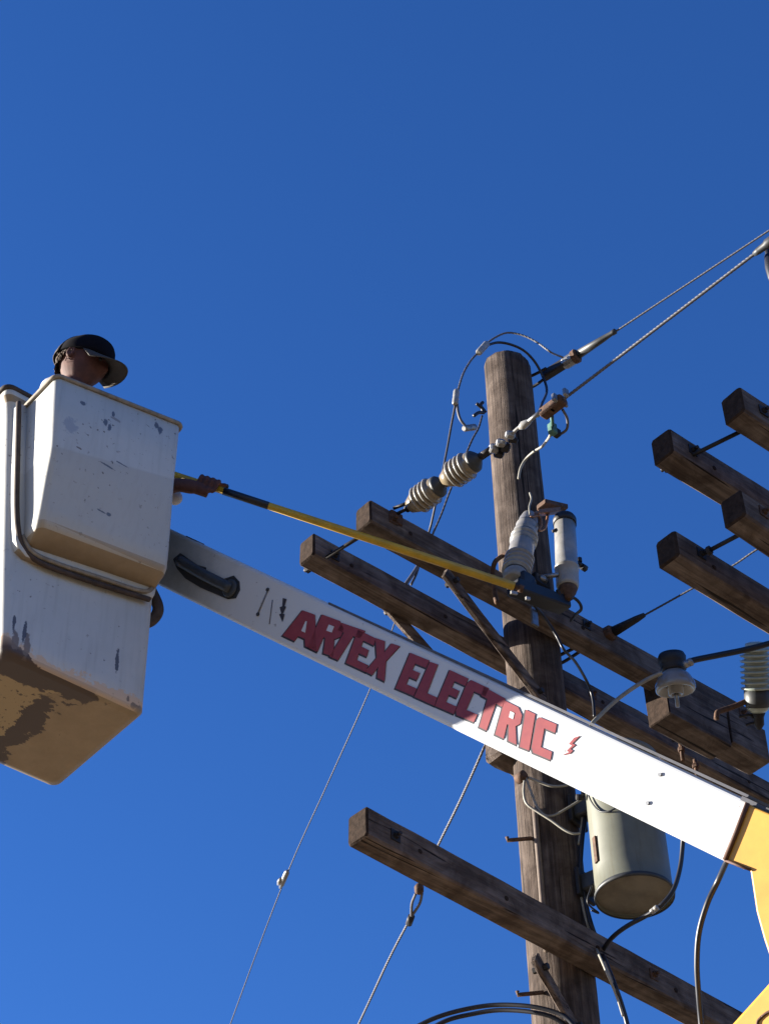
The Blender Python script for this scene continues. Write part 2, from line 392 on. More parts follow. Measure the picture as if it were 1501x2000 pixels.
# ============================================================ SECOND POLE (its arms reach into the picture from the right)
X2l, X2r, X1l, X1r, X4l, X4r, X3l, X3r = (1290, 872), (1501, 1002), (1428, 792), (1501, 838), (1300, 1072), (1501, 1195), (1428, 993), (1501, 1042)
zx = 6.85
def kline(l, r):
    A = PH(*l, 2.6); B = PH(*r, 2.6); d = nrm(B-A); n = np.array([d[1], -d[0], 0.]); n = n if n @ NN > 0 else -n
    return (A-CAM) @ n
zx4 = 1.6 + (zx-1.6)*kline(X2l, X2r)/kline(X4l, X4r)
zx3 = zx4
pa = PH(1900, 1180, zx)
pole2 = thing('utility_pole', 'second wooden pole past the right edge, its dark crossarms reaching in', 'utility pole', (pa[0], pa[1], 0))
mb = MB(); mb.lathe((pa[0], pa[1], 0), Z, [(z, .15-.004*z) for z in np.linspace(0, 7.4, 20)], seg=28); mb.build('pole_shaft', M['pole'], pole2)
for l, r, z, e in ((X2l, X2r, zx, 1.5), (X1l, X1r, zx, 1.2), (X4l, X4r, zx4, 1.5), (X3l, X3r, zx3, 1.2)):
    arm_between(l, r, z, parent=pole2, hh=.062, hw=.048, ext=e)
def bolt2(p, q, r=.008, nuts=True):
    mb = MB(); mb.tube([p, q], r, seg=8, smooth_pts=False); d = nrm(q-p)
    if nuts: mb.lathe(np.array(p)+d*.012, d, [(0, .017), (.014, .017)], seg=6, smooth=False)
    mb.build('spacer_bolt', M['darkmetal'], pole2)
bolt2(PH(1290, 919, zx-.02), PH(1455, 838, zx))
bolt2(PH(1375, 1080, zx4), PH(1470, 1030, zx4))

# ============================================================ BUCKET LIFT (bucket, booms, elbow: one machine)
BS = .92      # bucket size factor
OB = CAM + (np.array([-1.137, 5.80, 6.303])-CAM)*BS; BA = dirs(49.5); BN = dirs(139.5)
def bk(u, v, w): return OB + (BA*u + BN*v + Z*w)*BS
lift = thing('bucket_lift', 'aerial lift with a chipped white bucket, lettered white boom and yellow elbow', 'aerial lift', (2.6, 5.2, 0))

def bucket_mat():
    m, t, b = newmat('bucket_fibreglass'); L = t.links; N = t.nodes.new
    tc = N('ShaderNodeTexCoord')
    # object coordinates are world metres relative to the lift base: turn them into bucket axes
    base = np.array(lift['_base'])
    vsub = N('ShaderNodeVectorMath'); vsub.operation = 'SUBTRACT'; vsub.inputs[1].default_value = tuple(OB-base)
    L.new(tc.outputs['Object'], vsub.inputs[0])
    def dot(vec):
        d = N('ShaderNodeVectorMath'); d.operation = 'DOT_PRODUCT'; d.inputs[1].default_value = tuple(map(float, np.array(vec)/BS)); L.new(vsub.outputs[0], d.inputs[0]); return d.outputs['Value']
    u, v, w = dot(BA), dot(BN), dot(Z)
    cmb = N('ShaderNodeCombineXYZ'); L.new(u, cmb.inputs[0]); L.new(v, cmb.inputs[1]); L.new(w, cmb.inputs[2]); uvw = cmb.outputs[0]
    def noise(scale, det=6, ro=.6):
        n = N('ShaderNodeTexNoise'); n.inputs['Scale'].default_value = scale; n.inputs['Detail'].default_value = det; n.inputs['Roughness'].default_value = ro
        L.new(uvw, n.inputs['Vector']); return n.outputs['Fac']
    def math_(op, a, bb, clamp=False):
        n = N('ShaderNodeMath'); n.operation = op; n.use_clamp = clamp
        for i, x in enumerate((a, bb)):
            if isinstance(x, (int, float)): n.inputs[i].default_value = x
            elif x is not None: L.new(x, n.inputs[i])
        return n.outputs[0]
    def ramp(x, a, bb):
        n = N('ShaderNodeMapRange'); n.inputs[1].default_value = a; n.inputs[2].default_value = bb; L.new(x, n.inputs[0]); return n.outputs[0]
    def mix(f, a, bb):
        n = N('ShaderNodeMix'); n.data_type = 'RGBA'; L.new(f, n.inputs[0])
        for i, x in ((6, a), (7, bb)):
            if isinstance(x, tuple): n.inputs[i].default_value = (*x, 1)
            else: L.new(x, n.inputs[i])
        return n.outputs[2]
    n1 = noise(9, 8, .7); n2 = noise(38, 6, .7); n3 = noise(3, 4, .6)
    col = mix(ramp(n3, .35, .65), (.72, .71, .655), (.63, .63, .585))
    # grime streaks running down
    mp = N('ShaderNodeMapping'); mp.inputs['Scale'].default_value = (30, 30, 2.2); L.new(uvw, mp.inputs['Vector'])
    ns = N('ShaderNodeTexNoise'); ns.inputs['Scale'].default_value = 1.5; ns.inputs['Detail'].default_value = 4; L.new(mp.outputs[0], ns.inputs['Vector'])
    col = mix(math_('MULTIPLY', ramp(ns.outputs['Fac'], .5, .8), .35), col, (.40, .38, .33))
    # lower plane of the moulded step: its shading painted as a duller white
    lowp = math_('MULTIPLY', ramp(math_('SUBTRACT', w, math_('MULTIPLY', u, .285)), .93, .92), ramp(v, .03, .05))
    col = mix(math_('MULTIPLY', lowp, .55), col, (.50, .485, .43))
    # brown bottom edge, lower than ~5 cm, ragged
    jag = math_('ADD', math_('MULTIPLY', n1, .22), math_('MULTIPLY', n2, .10))
    edge = ramp(math_('SUBTRACT', math_('ADD', w, -.055), math_('SUBTRACT', jag, .165)), .006, -.003)
    col = mix(math_('MULTIPLY', edge, .9), col, (.80, .57, .37))
    corner = ramp(math_('ADD', math_('ADD', w, -.02), math_('MULTIPLY', math_('ADD', u, .20), .38)), .04, -.02)
    edge2 = math_('MULTIPLY', ramp(math_('ADD', math_('MULTIPLY', n1, .6), math_('MULTIPLY', corner, .45)), .535, .55), ramp(w, .10, .03))
    col = mix(edge2, col, (.085, .045, .03))
    # specks
    sp = math_('MULTIPLY', ramp(noise(52, 3, .5), .655, .69), ramp(noise(4, 2), .42, .6))
    col = mix(math_('MULTIPLY', sp, .8), col, (.10, .07, .06))
    # scuffs with a shape of their own: (u, v, w, su, sw, radius)
    for (q, off, su, sw, r, c) in SCUFFS:
        p = PL(q[0], q[1], OB+BN*off*BS, BN); d = (p-OB)/BS; pu, pv, pw = d @ BA, d @ BN, d @ Z
        a = math_('POWER', math_('ABSOLUTE', math_('MULTIPLY', math_('SUBTRACT', u, float(pu)), su), None), 2.0)
        bb = math_('POWER', math_('ABSOLUTE', math_('MULTIPLY', math_('SUBTRACT', w, float(pw)), sw), None), 2.0)
        r = r*1.25; dist = math_('ADD', math_('SQRT', math_('ADD', a, bb), None), math_('MULTIPLY', math_('SUBTRACT', n2, .5), r*2.2))
        f = math_('MULTIPLY', ramp(dist, r, r*.75), ramp(v, -.02, .0))
        col = mix(math_('MULTIPLY', f, c[3]), col, c[:3])
    # underside: bare tan laminate with large dark peeled patches
    geo = N('ShaderNodeNewGeometry'); sep = N('ShaderNodeSeparateXYZ'); L.new(geo.outputs['True Normal'], sep.inputs[0])
    under = ramp(sep.outputs[2], -.55, -.75)
    mp2 = N('ShaderNodeMapping'); mp2.inputs['Scale'].default_value = (2.2, 4.2, 1); mp2.inputs['Rotation'].default_value = (0, 0, .5); mp2.inputs['Location'].default_value = (.45, .2, 0); L.new(uvw, mp2.inputs['Vector'])
    nu = N('ShaderNodeTexNoise'); nu.inputs['Scale'].default_value = 1.6; nu.inputs['Detail'].default_value = 9; nu.inputs['Roughness'].default_value = .62; L.new(mp2.outputs[0], nu.inputs['Vector'])
    wob = math_('MULTIPLY', math_('SUBTRACT', nu.outputs['Fac'], .5), .34); wob2 = math_('MULTIPLY', math_('SUBTRACT', n1, .5), .10); wb = math_('ADD', wob, wob2)
    uw = math_('ADD', u, wb); vw = math_('ADD', v, wb)
    edgeb = math_('MULTIPLY', ramp(math_('SUBTRACT', vw, math_('MULTIPLY', math_('SUBTRACT', .12, u), -.12)), -.075, -.070), ramp(uw, .11, .10))
    diag = math_('MULTIPLY', ramp(math_('ABSOLUTE', math_('ADD', uw, .005), None), .055, .050), ramp(vw, -.11, -.12))
    creamz = math_('MULTIPLY', ramp(uw, -.03, -.04), ramp(vw, -.06, -.07))
    flecks = math_('MULTIPLY', ramp(n2, .60, .62), creamz)
    rightdk = math_('MULTIPLY', ramp(n1, .66, .68), .6)
    bot = ramp(w, .3, .25)
    ucol = mix(ramp(n1, .35, .65), (.31, .225, .13), (.38, .285, .175))
    ucol = mix(math_('MULTIPLY', creamz, bot), ucol, (.44, .33, .18))
    peel = math_('MULTIPLY', math_('MAXIMUM', math_('MAXIMUM', edgeb, diag), math_('MAXIMUM', flecks, rightdk)), bot)
    ucol = mix(peel, ucol, (.075, .05, .042))
    col = mix(under, col, ucol)
    sc = N('ShaderNodeMix'); sc.data_type = 'RGBA'; sc.blend_type = 'MULTIPLY'; sc.inputs[0].default_value = 1; sc.inputs[7].default_value = (.60, .60, .60, 1)
    L.new(col, sc.inputs[6]); L.new(sc.outputs[2], b.inputs['Base Color']); b.inputs['Roughness'].default_value = .5
    bp = N('ShaderNodeBump'); bp.inputs['Strength'].default_value = .12; bp.inputs['Distance'].default_value = .01
    L.new(n1, bp.inputs['Height']); L.new(bp.outputs[0], b.inputs['Normal'])
    return m
GB = (.13, .145, .18, .95); BR = (.22, .16, .12, .9); BK = (.06, .06, .08, .9)
SCUFFS = [((139, 828), .25, 1, .9, .030, (.38, .41, .46, .7)), ((207, 824), .25, 1.6, 1.0, .016, GB), ((215, 832), .25, 2.4, .9, .018, GB), ((226, 818), .25, .8, 2.4, .016, (.30, .27, .25, .8)), ((222, 808), .25, 2.4, 1, .014, GB),
          ((306, 830), .25, 1.6, 1, .014, GB), ((313, 841), .25, 1.6, 1, .017, GB), ((162, 787), .25, 1, 1, .010, GB), ((215, 908), .245, .8, 6, .022, GB), ((240, 905), .245, .8, 7, .020, GB), ((208, 989), .215, .9, 5, .016, GB), ((222, 995), .215, 1.6, 2, .014, GB),
          ((155, 873), .246, 1, 3, .012, BR), ((52, 1262), 0, 3.2, .8, .04, BR), ((48, 1236), 0, 5, .8, .035, BK), ((30, 1250), 0, 2.4, .8, .03, BR), ((28, 1215), 0, 5, .9, .03, BK), ((229, 1290), 0, 7, 1, .05, BK), ((12, 1108), 0, 1, 1, .008, BK),
          ((275, 1388), 0, 1, 1, .022, BR), ((250, 1365), 0, 2, 1, .014, BR), ((262, 1378), 0, 1, 1.5, .014, BR)]
M['bucket'] = bucket_mat()
M['rim'] = simple('rim_worn', (.42, .36, .28), .7, 0, var=.45, scale=25)
M['flange_dark'] = simple('flange_grime', (.10, .07, .055), .8, 0, var=.5, scale=25)
def sect(u0, u1, v0, v1, r, w, sl=0.0, k=6):
    return [bk(u, v, w + sl*u) for (u, v) in rrect(u0, u1, v0, v1, r, k)]
mb = MB(); R_ = .032
def bodyd(w):   # outline of the tapering body at height w
    t = w/1.27; return (-.303-.138*t, .305+.010*t, -.60-.03*t, 0.0)
loops = []
for w, ins in ((0, .035), (.006, .012), (.022, 0), *[(x, 0) for x in np.linspace(.1, 1.22, 14)], (1.235, -.018), (1.27, -.018), (1.275, -.01)):
    a, b, c, d = bodyd(w); loops.append(sect(a+ins, b-ins, c+ins, d-ins, R_, w))
for w, ins in ((1.275, .012), (1.265, .018), (.9, .02), (.06, .02)):
    a, b, c, d = bodyd(w); loops.append(sect(a+ins, b-ins, c+ins, d-ins, R_-.015, w))
loft(mb, loops, capb=True, capt=True)
bucket = mb.build('bucket', M['bucket'], lift)
tag_b = 'white fibreglass man bucket, brown and peeling underneath'
bucket['label'] = tag_b
# moulded step box on the front
mb = MB(); loops = []
SEC = [(.540, .18, -.250, .277, .004), (.545, .16, -.280, .280, .07), (.560, .14, -.298, .274, .130), (.582, .13, -.308, .272, .148), (.64, .145, -.313, .263, .163),
       (.78, .22, -.327, .240, .200), (.905, .288, -.338, .218, .236), (.94, .285, -.342, .215, .241), (1.05, .235, -.353, .215, .246), (1.247, .17, -.373, .216, .250)]
for (w, sl, u0, u1, v) in SEC: loops.append(sect(u0, u1, -.05, v, .026 if v > .15 else (.03 if v > .06 else .012), w, sl))
loops.append(sect(-.369, .212, -.046, .246, .024, 1.252, .17)); loops.append(sect(-.353, .196, -.03, .230, .016, 1.252, .17)); loops.append(sect(-.351, .194, -.028, .228, .016, 1.20, .17))
loft(mb, loops); mb.build('moulded_step', M['bucket'], bucket)
# lip of the step
mb = MB(); pth = sect(-.378, .221, -.052, .255, .03, 1.249, .17); pth.append(pth[0])
mb.tube(pth, .0085, smooth_pts=False); mb.build('step_rim', M['rim'], bucket)
# lip of the bucket
mb = MB(); a, b, c, d = bodyd(1.27); pth = sect(a-.02, b+.02, c-.02, d+.016, R_, 1.272); pth.append(pth[0])
mb.tube(pth, .011, smooth_pts=False); mb.build('bucket_rim', M['flange_dark'], bucket)
# flange line sweeping round the step, and its dark seam
U = [(44, 778), (38, 880), (36, 980), (42, 1050), (62, 1086), (110, 1106), (200, 1135), (280, 1160), (304, 1155), (318, 1128), (328, 1090)]
def fl(q, dx, dy, o):
    return [PL(x+dx, y+dy, OB+BN*o*BS, BN) for (x, y) in q]
mb = MB(); loops = []      # flange standing round the step
for (w, sl, e0, e1, v) in ((.494, .18, -.235, .275, .010), (.500, .18, -.285, .285, .024), (.520, .17, -.318, .290, .030), (.555, .15, -.335, .292, .034), (.62, .15, -.345, .290, .038),
                           (.78, .22, -.362, .27, .042), (.94, .285, -.377, .25, .042), (1.247, .17, -.410, .24, .042)):
    loops.append(sect(e0, e1, -.04, v, .008, w, sl))
loft(mb, loops); mb.build('flange', M['bucket'], bucket)
S1 = [(36, 778), (34, 880), (33, 980), (35, 1035), (46, 1070), (80, 1099), (150, 1126), (230, 1152), (292, 1171)]
mb = MB(); mb.tube(fl([(37, 786), (35, 880), (33, 980)], 0, 0, .040) + fl([(36, 1035)], 0, 0, .036) + fl(S1[4:], 0, 0, .024), .010, seg=8); mb.build('flange_seam', M['flange_dark'], bucket)
mb = MB(); mb.tube(fl([(44, 1046), (64, 1078), (110, 1100), (200, 1130), (276, 1154), (300, 1146), (316, 1118)], 0, 0, .034), .0085, seg=8); mb.build('flange_lip', M['rim'], bucket)
# mounting bracket between bucket and boom (dark, below the step at the right)
mb = MB(); a = bk(.31, -.10, .52); mb.tube([bk(.305, -.04, .66), bk(.345, -.03, .57), bk(.335, -.05, .515), bk(.30, -.08, .49)], .021, seg=10); mb.build('mounting_bracket', M['flange_dark'], bucket)

# ---- upper boom
bl = P(322, 1088, 8.3*BS); br = P(1437, 1622, 6.15*BS); bd = nrm(br-bl); BL_ = np.linalg.norm(br-bl)
bnb = dirs(azm(bd)+90); bmn = np.cross(bd, bnb); bmn = bmn if bmn[2] < 0 else -bmn
rho = math.radians(18); BNf = math.cos(rho)*bnb + math.sin(rho)*bmn; BUp = -(math.cos(rho)*bmn - math.sin(rho)*bnb)
HL, HR, TH = .113*BS, .0985*BS, .07*BS           # half heights at the two ends, half thickness
def bm_(s, h, n): # s metres along, h -1..1 across the lettered face, n metres out of it
    hh = HL + (HR-HL)*s/BL_; return bl + bd*s + BUp*hh*h + BNf*n
mb = MB(); loops = []
NS = 60
for i in range(-5, NS+1):
    s = BL_*i/NS; hh = HL+(HR-HL)*i/NS
    loops.append([bl + bd*s + BUp*a + BNf*(b-TH) for (a, b) in rrect(-hh, hh, -TH, TH, .014, 3)])
loft(mb, loops, smooth=False)
bmm, bt, bb = newmat('boom_fibreglass')
def nd(k): return bt.nodes.new(k)
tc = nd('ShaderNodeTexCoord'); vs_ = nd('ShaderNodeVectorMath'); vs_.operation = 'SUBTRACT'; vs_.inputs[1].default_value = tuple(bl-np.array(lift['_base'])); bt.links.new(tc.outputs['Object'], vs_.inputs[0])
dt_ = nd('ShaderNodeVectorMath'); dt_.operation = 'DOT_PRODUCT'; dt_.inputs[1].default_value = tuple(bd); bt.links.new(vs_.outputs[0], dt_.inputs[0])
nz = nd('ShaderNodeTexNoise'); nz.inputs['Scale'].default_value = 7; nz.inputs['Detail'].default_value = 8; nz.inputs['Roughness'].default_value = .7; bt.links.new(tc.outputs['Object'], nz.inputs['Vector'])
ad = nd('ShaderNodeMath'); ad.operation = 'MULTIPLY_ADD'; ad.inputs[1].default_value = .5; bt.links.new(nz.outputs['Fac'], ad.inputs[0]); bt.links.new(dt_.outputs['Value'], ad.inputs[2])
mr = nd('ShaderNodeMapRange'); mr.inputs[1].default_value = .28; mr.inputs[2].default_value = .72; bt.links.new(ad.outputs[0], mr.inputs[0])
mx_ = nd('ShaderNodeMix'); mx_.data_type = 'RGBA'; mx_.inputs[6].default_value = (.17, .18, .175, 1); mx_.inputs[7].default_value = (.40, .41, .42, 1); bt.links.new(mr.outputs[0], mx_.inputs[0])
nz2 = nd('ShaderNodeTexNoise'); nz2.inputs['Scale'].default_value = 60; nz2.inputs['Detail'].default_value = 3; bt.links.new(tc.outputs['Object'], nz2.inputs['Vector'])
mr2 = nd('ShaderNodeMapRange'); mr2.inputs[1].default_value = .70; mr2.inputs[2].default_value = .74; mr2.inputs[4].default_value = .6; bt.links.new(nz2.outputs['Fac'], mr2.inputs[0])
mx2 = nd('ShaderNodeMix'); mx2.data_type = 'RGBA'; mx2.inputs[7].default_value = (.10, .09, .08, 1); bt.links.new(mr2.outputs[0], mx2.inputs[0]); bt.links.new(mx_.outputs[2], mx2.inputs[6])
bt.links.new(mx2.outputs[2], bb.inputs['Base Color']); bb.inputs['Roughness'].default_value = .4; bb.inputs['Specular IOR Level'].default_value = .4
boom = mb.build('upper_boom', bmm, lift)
def onface(x, y, n=.002): return PL(x, y, bl + BNf*n, BNf)
# dark top edge strip
mb = MB(); mb.box(bm_(BL_*.66, 1, 0) + BUp*.004 - BNf*TH, (bd, BNf, BUp), (BL_*.335, .060, .004)); mb.build('top_guard', M['boomedge'], boom)
mb = MB(); c = onface(378, 1062, -.03); mb.box(c+BUp*.004, (bd, BNf, BUp), (.035, .02, .012)); mb.build('guard_clip', M['darkmetal'], boom)
# recess with the levelling rod inside, rounded at its end
def facepoly(name, pts, n, mat, thick=.003, parent=boom, sm=False):
    a = [onface(x, y, n) for x, y in pts]; b = [p - BNf*thick for p in a]; m = len(a)
    mb = MB(); mb.add(a+b, [tuple(range(m)), tuple(reversed(range(m, 2*m)))] + [(i, (i+1) % m, m+(i+1) % m, m+i) for i in range(m)])
    return mb.build(name, mat, parent)
slot = [(338, 1092), (352, 1080), (385, 1103), (402, 1108), (402, 1122), (432, 1132), (456, 1124), (467, 1136), (468, 1152), (460, 1168), (444, 1170), (420, 1160), (392, 1148), (362, 1130), (345, 1110)]
facepoly('rod_slot', slot, .003, M['slot'], .004)
mb = MB(); mb.tube([onface(352, 1096, .010), onface(400, 1124, .012), onface(452, 1150, .008)], .021, seg=10); mb.build('levelling_rod', M['hose'], boom)
mb = MB(); mb.lathe(onface(451, 1150, .003), BNf, [(0, .034), (.008, .034), (.010, .028), (.011, .012)], seg=18); mb.build('rod_end_cover', M['hose'], boom)
# measuring marks left of the lettering
for q, r in ((((523, 1153), (503, 1200)), .0035), (((532, 1172), (526, 1219)), .0022)):
    mb = MB(); mb.tube([onface(*q[0], .001), onface(*q[1], .001)], r, seg=6, smooth_pts=False); mb.build('face_groove', M['faded'], boom)
for (x, y) in ((523, 1152), (504, 1200)):
    mb = MB(); mb.lathe(onface(x, y, .001), BNf, [(0, .007), (.004, .007)], seg=8); mb.build('rivet', M['hose'], boom)
for (x, y) in ((1288, 1513), (1264, 1569)):
    mb = MB(); mb.lathe(onface(x, y, .001), BNf, [(0, .006), (.004, .006)], seg=8); mb.build('rivet', M['galv'], boom)
# lettering: every letter as thick strokes in a cell given by its corners on the boom
CR = lambda c: (540 + c[0]/2.5017, 1150 + c[1]/2.5017)
LET = {
 'A': [[(0, 0), (.30, 1), (.70, 1), (1, 0), (.66, 0), (.60, .20), (.40, .20), (.34, 0)]],
 'R': [[(0, 0), (0, 1), (.75, 1), (1, .84), (1, .60), (.80, .47), (1, 0), (.62, 0), (.48, .42), (.40, .42), (.40, 0)]],
 'T': [[(0, 1), (1, 1), (1, .76), (.70, .76), (.70, 0), (.30, 0), (.30, .76), (0, .76)]],
 'E': [[(0, 0), (0, 1), (1, 1), (1, .79), (.42, .79), (.42, .61), (.82, .61), (.82, .41), (.42, .41), (.42, .21), (1, .21), (1, 0)]],
 'X': [[(0, 0), (.30, .50), (0, 1), (.38, 1), (.52, .70), (.66, 1), (1, 1), (.72, .50), (1, 0), (.62, 0), (.50, .28), (.36, 0)]],
 'L': [[(0, 0), (0, 1), (.48, 1), (.48, .22), (1, .22), (1, 0)]],
 'C': [[(.12, 0), (0, .12), (0, .88), (.12, 1), (1, 1), (1, .76), (.44, .76), (.44, .23), (1, .23), (1, 0)]],
 'I': [[(0, 0), (0, 1), (1, 1), (1, 0)]]}
HOLE = {'A': [(.44, .38), (.56, .38), (.52, .72), (.48, .72)], 'R': [(.40, .62), (.62, .62), (.62, .80), (.40, .80)]}
CELLS = [('A', (140, 92), (212, 110), (196, 308), (30, 228)), ('R', (222, 125), (338, 168), (276, 332), (150, 286)), ('T', (318, 166), (432, 205), (330, 362), (228, 318)),
         ('E', (398, 200), (484, 242), (436, 408), (338, 362)), ('X', (482, 240), (602, 280), (526, 452), (432, 404)),
         ('E', (652, 312), (745, 350), (668, 524), (580, 486)), ('L', (748, 356), (830, 384), (770, 572), (672, 528)), ('E', (845, 396), (935, 438), (864, 612), (772, 572)),
         ('C', (938, 440), (1036, 486), (962, 652), (866, 612)), ('T', (1010, 478), (1116, 536), (1050, 706), (962, 662)), ('R', (1112, 545), (1202, 590), (1170, 762), (1066, 712)),
         ('I', (1216, 590), (1262, 612), (1232, 790), (1186, 772)), ('C', (1272, 622), (1366, 662), (1336, 836), (1240, 796))]
def cellmap(c, x, y):
    TL, TR, BR, BL = [np.array(CR(q)) for q in c[1:]]
    if c[0] == 'A':     # leans less at the top
        TL = TL - [4, 2]
        TL2 = BL + (TL-BL); TLx = BL + np.array([21, -56]); TRx = BR + np.array([14, -66])
        TL, TR = TLx, TRx
    return (BL*(1-x)+BR*x)*(1-y) + (TL*(1-x)+TR*x)*y
def offset_poly(pts, d):
    a = np.array(pts); m = len(a); area = sum(a[i][0]*a[(i+1) % m][1]-a[(i+1) % m][0]*a[i][1] for i in range(m)); sg = 1 if area > 0 else -1; out = []
    for i in range(m):
        p, q, r = a[i-1], a[i], a[(i+1) % m]; e1 = (q-p)/max(1e-6, np.linalg.norm(q-p)); e2 = (r-q)/max(1e-6, np.linalg.norm(r-q))
        n1 = np.array([e1[1], -e1[0]])*sg; n2 = np.array([e2[1], -e2[0]])*sg; b = n1+n2; L = b @ b
        b = b*2/L if L > .35 else n1
        out.append(q + b*d)
    return out
for c in CELLS:
    for k, (nm, dd, off, lift_n, mat) in enumerate((('letter_shadow', 1.2, (-1.9, 1.7), .0015, 'ink'), ('letter_%s' % c[0].lower(), 0, (0, 0), .003, 'red'))):
        pts = [cellmap(c, x, y) for (x, y) in LET[c[0]][0]]
        if dd: pts = offset_poly(pts, dd)
        pts = [(p[0]+off[0], p[1]+off[1]) for p in pts]
        facepoly('letter_outline' if k == 0 else 'letter', pts, lift_n, M[mat], .0012)
    if c[0] in HOLE:
        facepoly('letter_counter', [tuple(cellmap(c, x, y)) for (x, y) in HOLE[c[0]]], .0042, M['boom'], .001)
boltL = [(552, 1168), (559, 1170), (555, 1183), (558, 1185), (552, 1198), (555, 1200), (551, 1214), (545, 1200), (549, 1198), (546, 1186), (551, 1184)]
facepoly('lightning_mark', boltL, .003, M['ink'], .0015)
boltR = [(1132, 1437), (1120, 1441), (1110, 1453), (1116, 1456), (1106, 1466), (1110, 1469), (1097, 1475), (1112, 1472), (1118, 1466), (1113, 1463), (1123, 1455), (1117, 1452)]
facepoly('lightning_mark', boltR, .003, M['red'], .0015)

# ---- elbow and lower boom
EL = [(1458, 1570), (1501, 1588), (1560, 1612), (1650, 1700), (1690, 1860), (1640, 1930), (1560, 1960), (1512, 1900), (1490, 1835), (1475, 1780), (1463, 1700), (1416, 1680)]
a = [onface(x, y, .022) for x, y in EL]; b = [p - BNf*.19 for p in a]; m_ = len(a)
mb = MB(); mb.add(a+b, [tuple(range(m_)), tuple(reversed(range(m_, 2*m_)))] + [(i, (i+1) % m_, m_+(i+1) % m_, m_+i) for i in range(m_)])
elbow = mb.build('elbow_bracket', M['yellow'], lift, bevel=.006)
mb = MB(); mb.tube([onface(1459, 1568, .026), onface(1437, 1625, .026), onface(1414, 1680, .026)], .007, seg=8, smooth_pts=False); mb.tube([onface(1414, 1680, .026), onface(1464, 1699, .026)], .004, seg=8, smooth_pts=False)
mb.build('elbow_seam', M['brown'], elbow)
mb = MB(); mb.box(onface(1480, 1574, .0)-BNf*.05, (bd, BNf, BUp), (.055, .06, .006)); mb.build('top_guard', M['boomedge'], elbow)
lo0 = onface(1640, 1968, -.10); lo1 = onface(1330, 2308, -.10); ld = nrm(lo1-lo0)
lup = nrm(np.cross(BNf, ld)); ln = np.cross(ld, lup)
mb = MB(); lo1 = lo0 + ld*2.8; mb.box((lo0+lo1)/2, (ld, lup, ln), (np.linalg.norm(lo1-lo0)/2, .15, .10), cham=.012, nseg=6)
lower = mb.build('lower_boom', M['yellow'], lift)
fc = lo0 + ln*0
def onlow(x, y, n=.102):
    s = 1 if (ln @ (CAM-lo0)) > 0 else -1
    return PL(x, y, lo0 + ln*s*n, ln)
mb = MB(); mb.tube([onlow(1486, 1986), onlow(1478, 1997), onlow(1482, 2020), onlow(1510, 2030)], .004, seg=6); mb.tube([onlow(1486, 1986), onlow(1501, 1976), onlow(1530, 1970)], .004, seg=6); mb.build('pinstripe', M['brown'], lower)
# turntable pedestal far below, outside the picture
mb = MB(); pb = np.array([lo1[0], lo1[1], 0.]); mb.lathe(pb, Z, [(0, .45), (.06, .45), (.08, .26), (lo1[2]-.2, .20), (lo1[2]+.1, .22)], seg=24); mb.build('pedestal', M['yellow'], lift)

# ============================================================ HOT STICK
stA = P(418, 953, 7.93); stT = P(1012, 1148, 7.90); sdv = nrm(stT-stA)
# picture positions of the stick's axis -> metres along
def onstick(x):
    lo, hi = -1.2, np.linalg.norm(stT-stA)+.1
    for _ in range(40):
        md = (lo+hi)/2; v = stA+sdv*md-CAM; px = 750.5+F_PX*(v @ RT)/(v @ FW)
        if px < x: lo = md
        else: hi = md
    return stA + sdv*md
s0 = onstick(320); hot = thing('hot_stick', 'long yellow insulated stick with black grip sections held out from the bucket to the pole', 'hot stick', stA)
mb = MB(); mb.tube([s0, onstick(1004)], .0135, seg=14, smooth_pts=False, r1=.0175); mb.build('stick_tube', M['stick'], hot)
def band(x0, x1, r, mat, nm):
    mb = MB(); mb.tube([onstick(x0), onstick(x1)], r, seg=14, smooth_pts=False); mb.build(nm, M[mat], hot)
band(436, 524, .0155, 'cable', 'grip_sleeve'); band(562, 576, .0142, 'slot', 'stick_band'); band(584, 604, .0142, 'slot', 'stick_band'); band(606, 612, .0150, 'galv', 'stick_joint')
mb = MB(); e = onstick(1004); mb.tube([e, e+sdv*.03], .010, seg=8, smooth_pts=False); mb.lathe(e+sdv*.02-sdv*.004, sdv, [(0, .016), (.02, .016)], seg=10); mb.build('stick_head', M['rust'], hot)


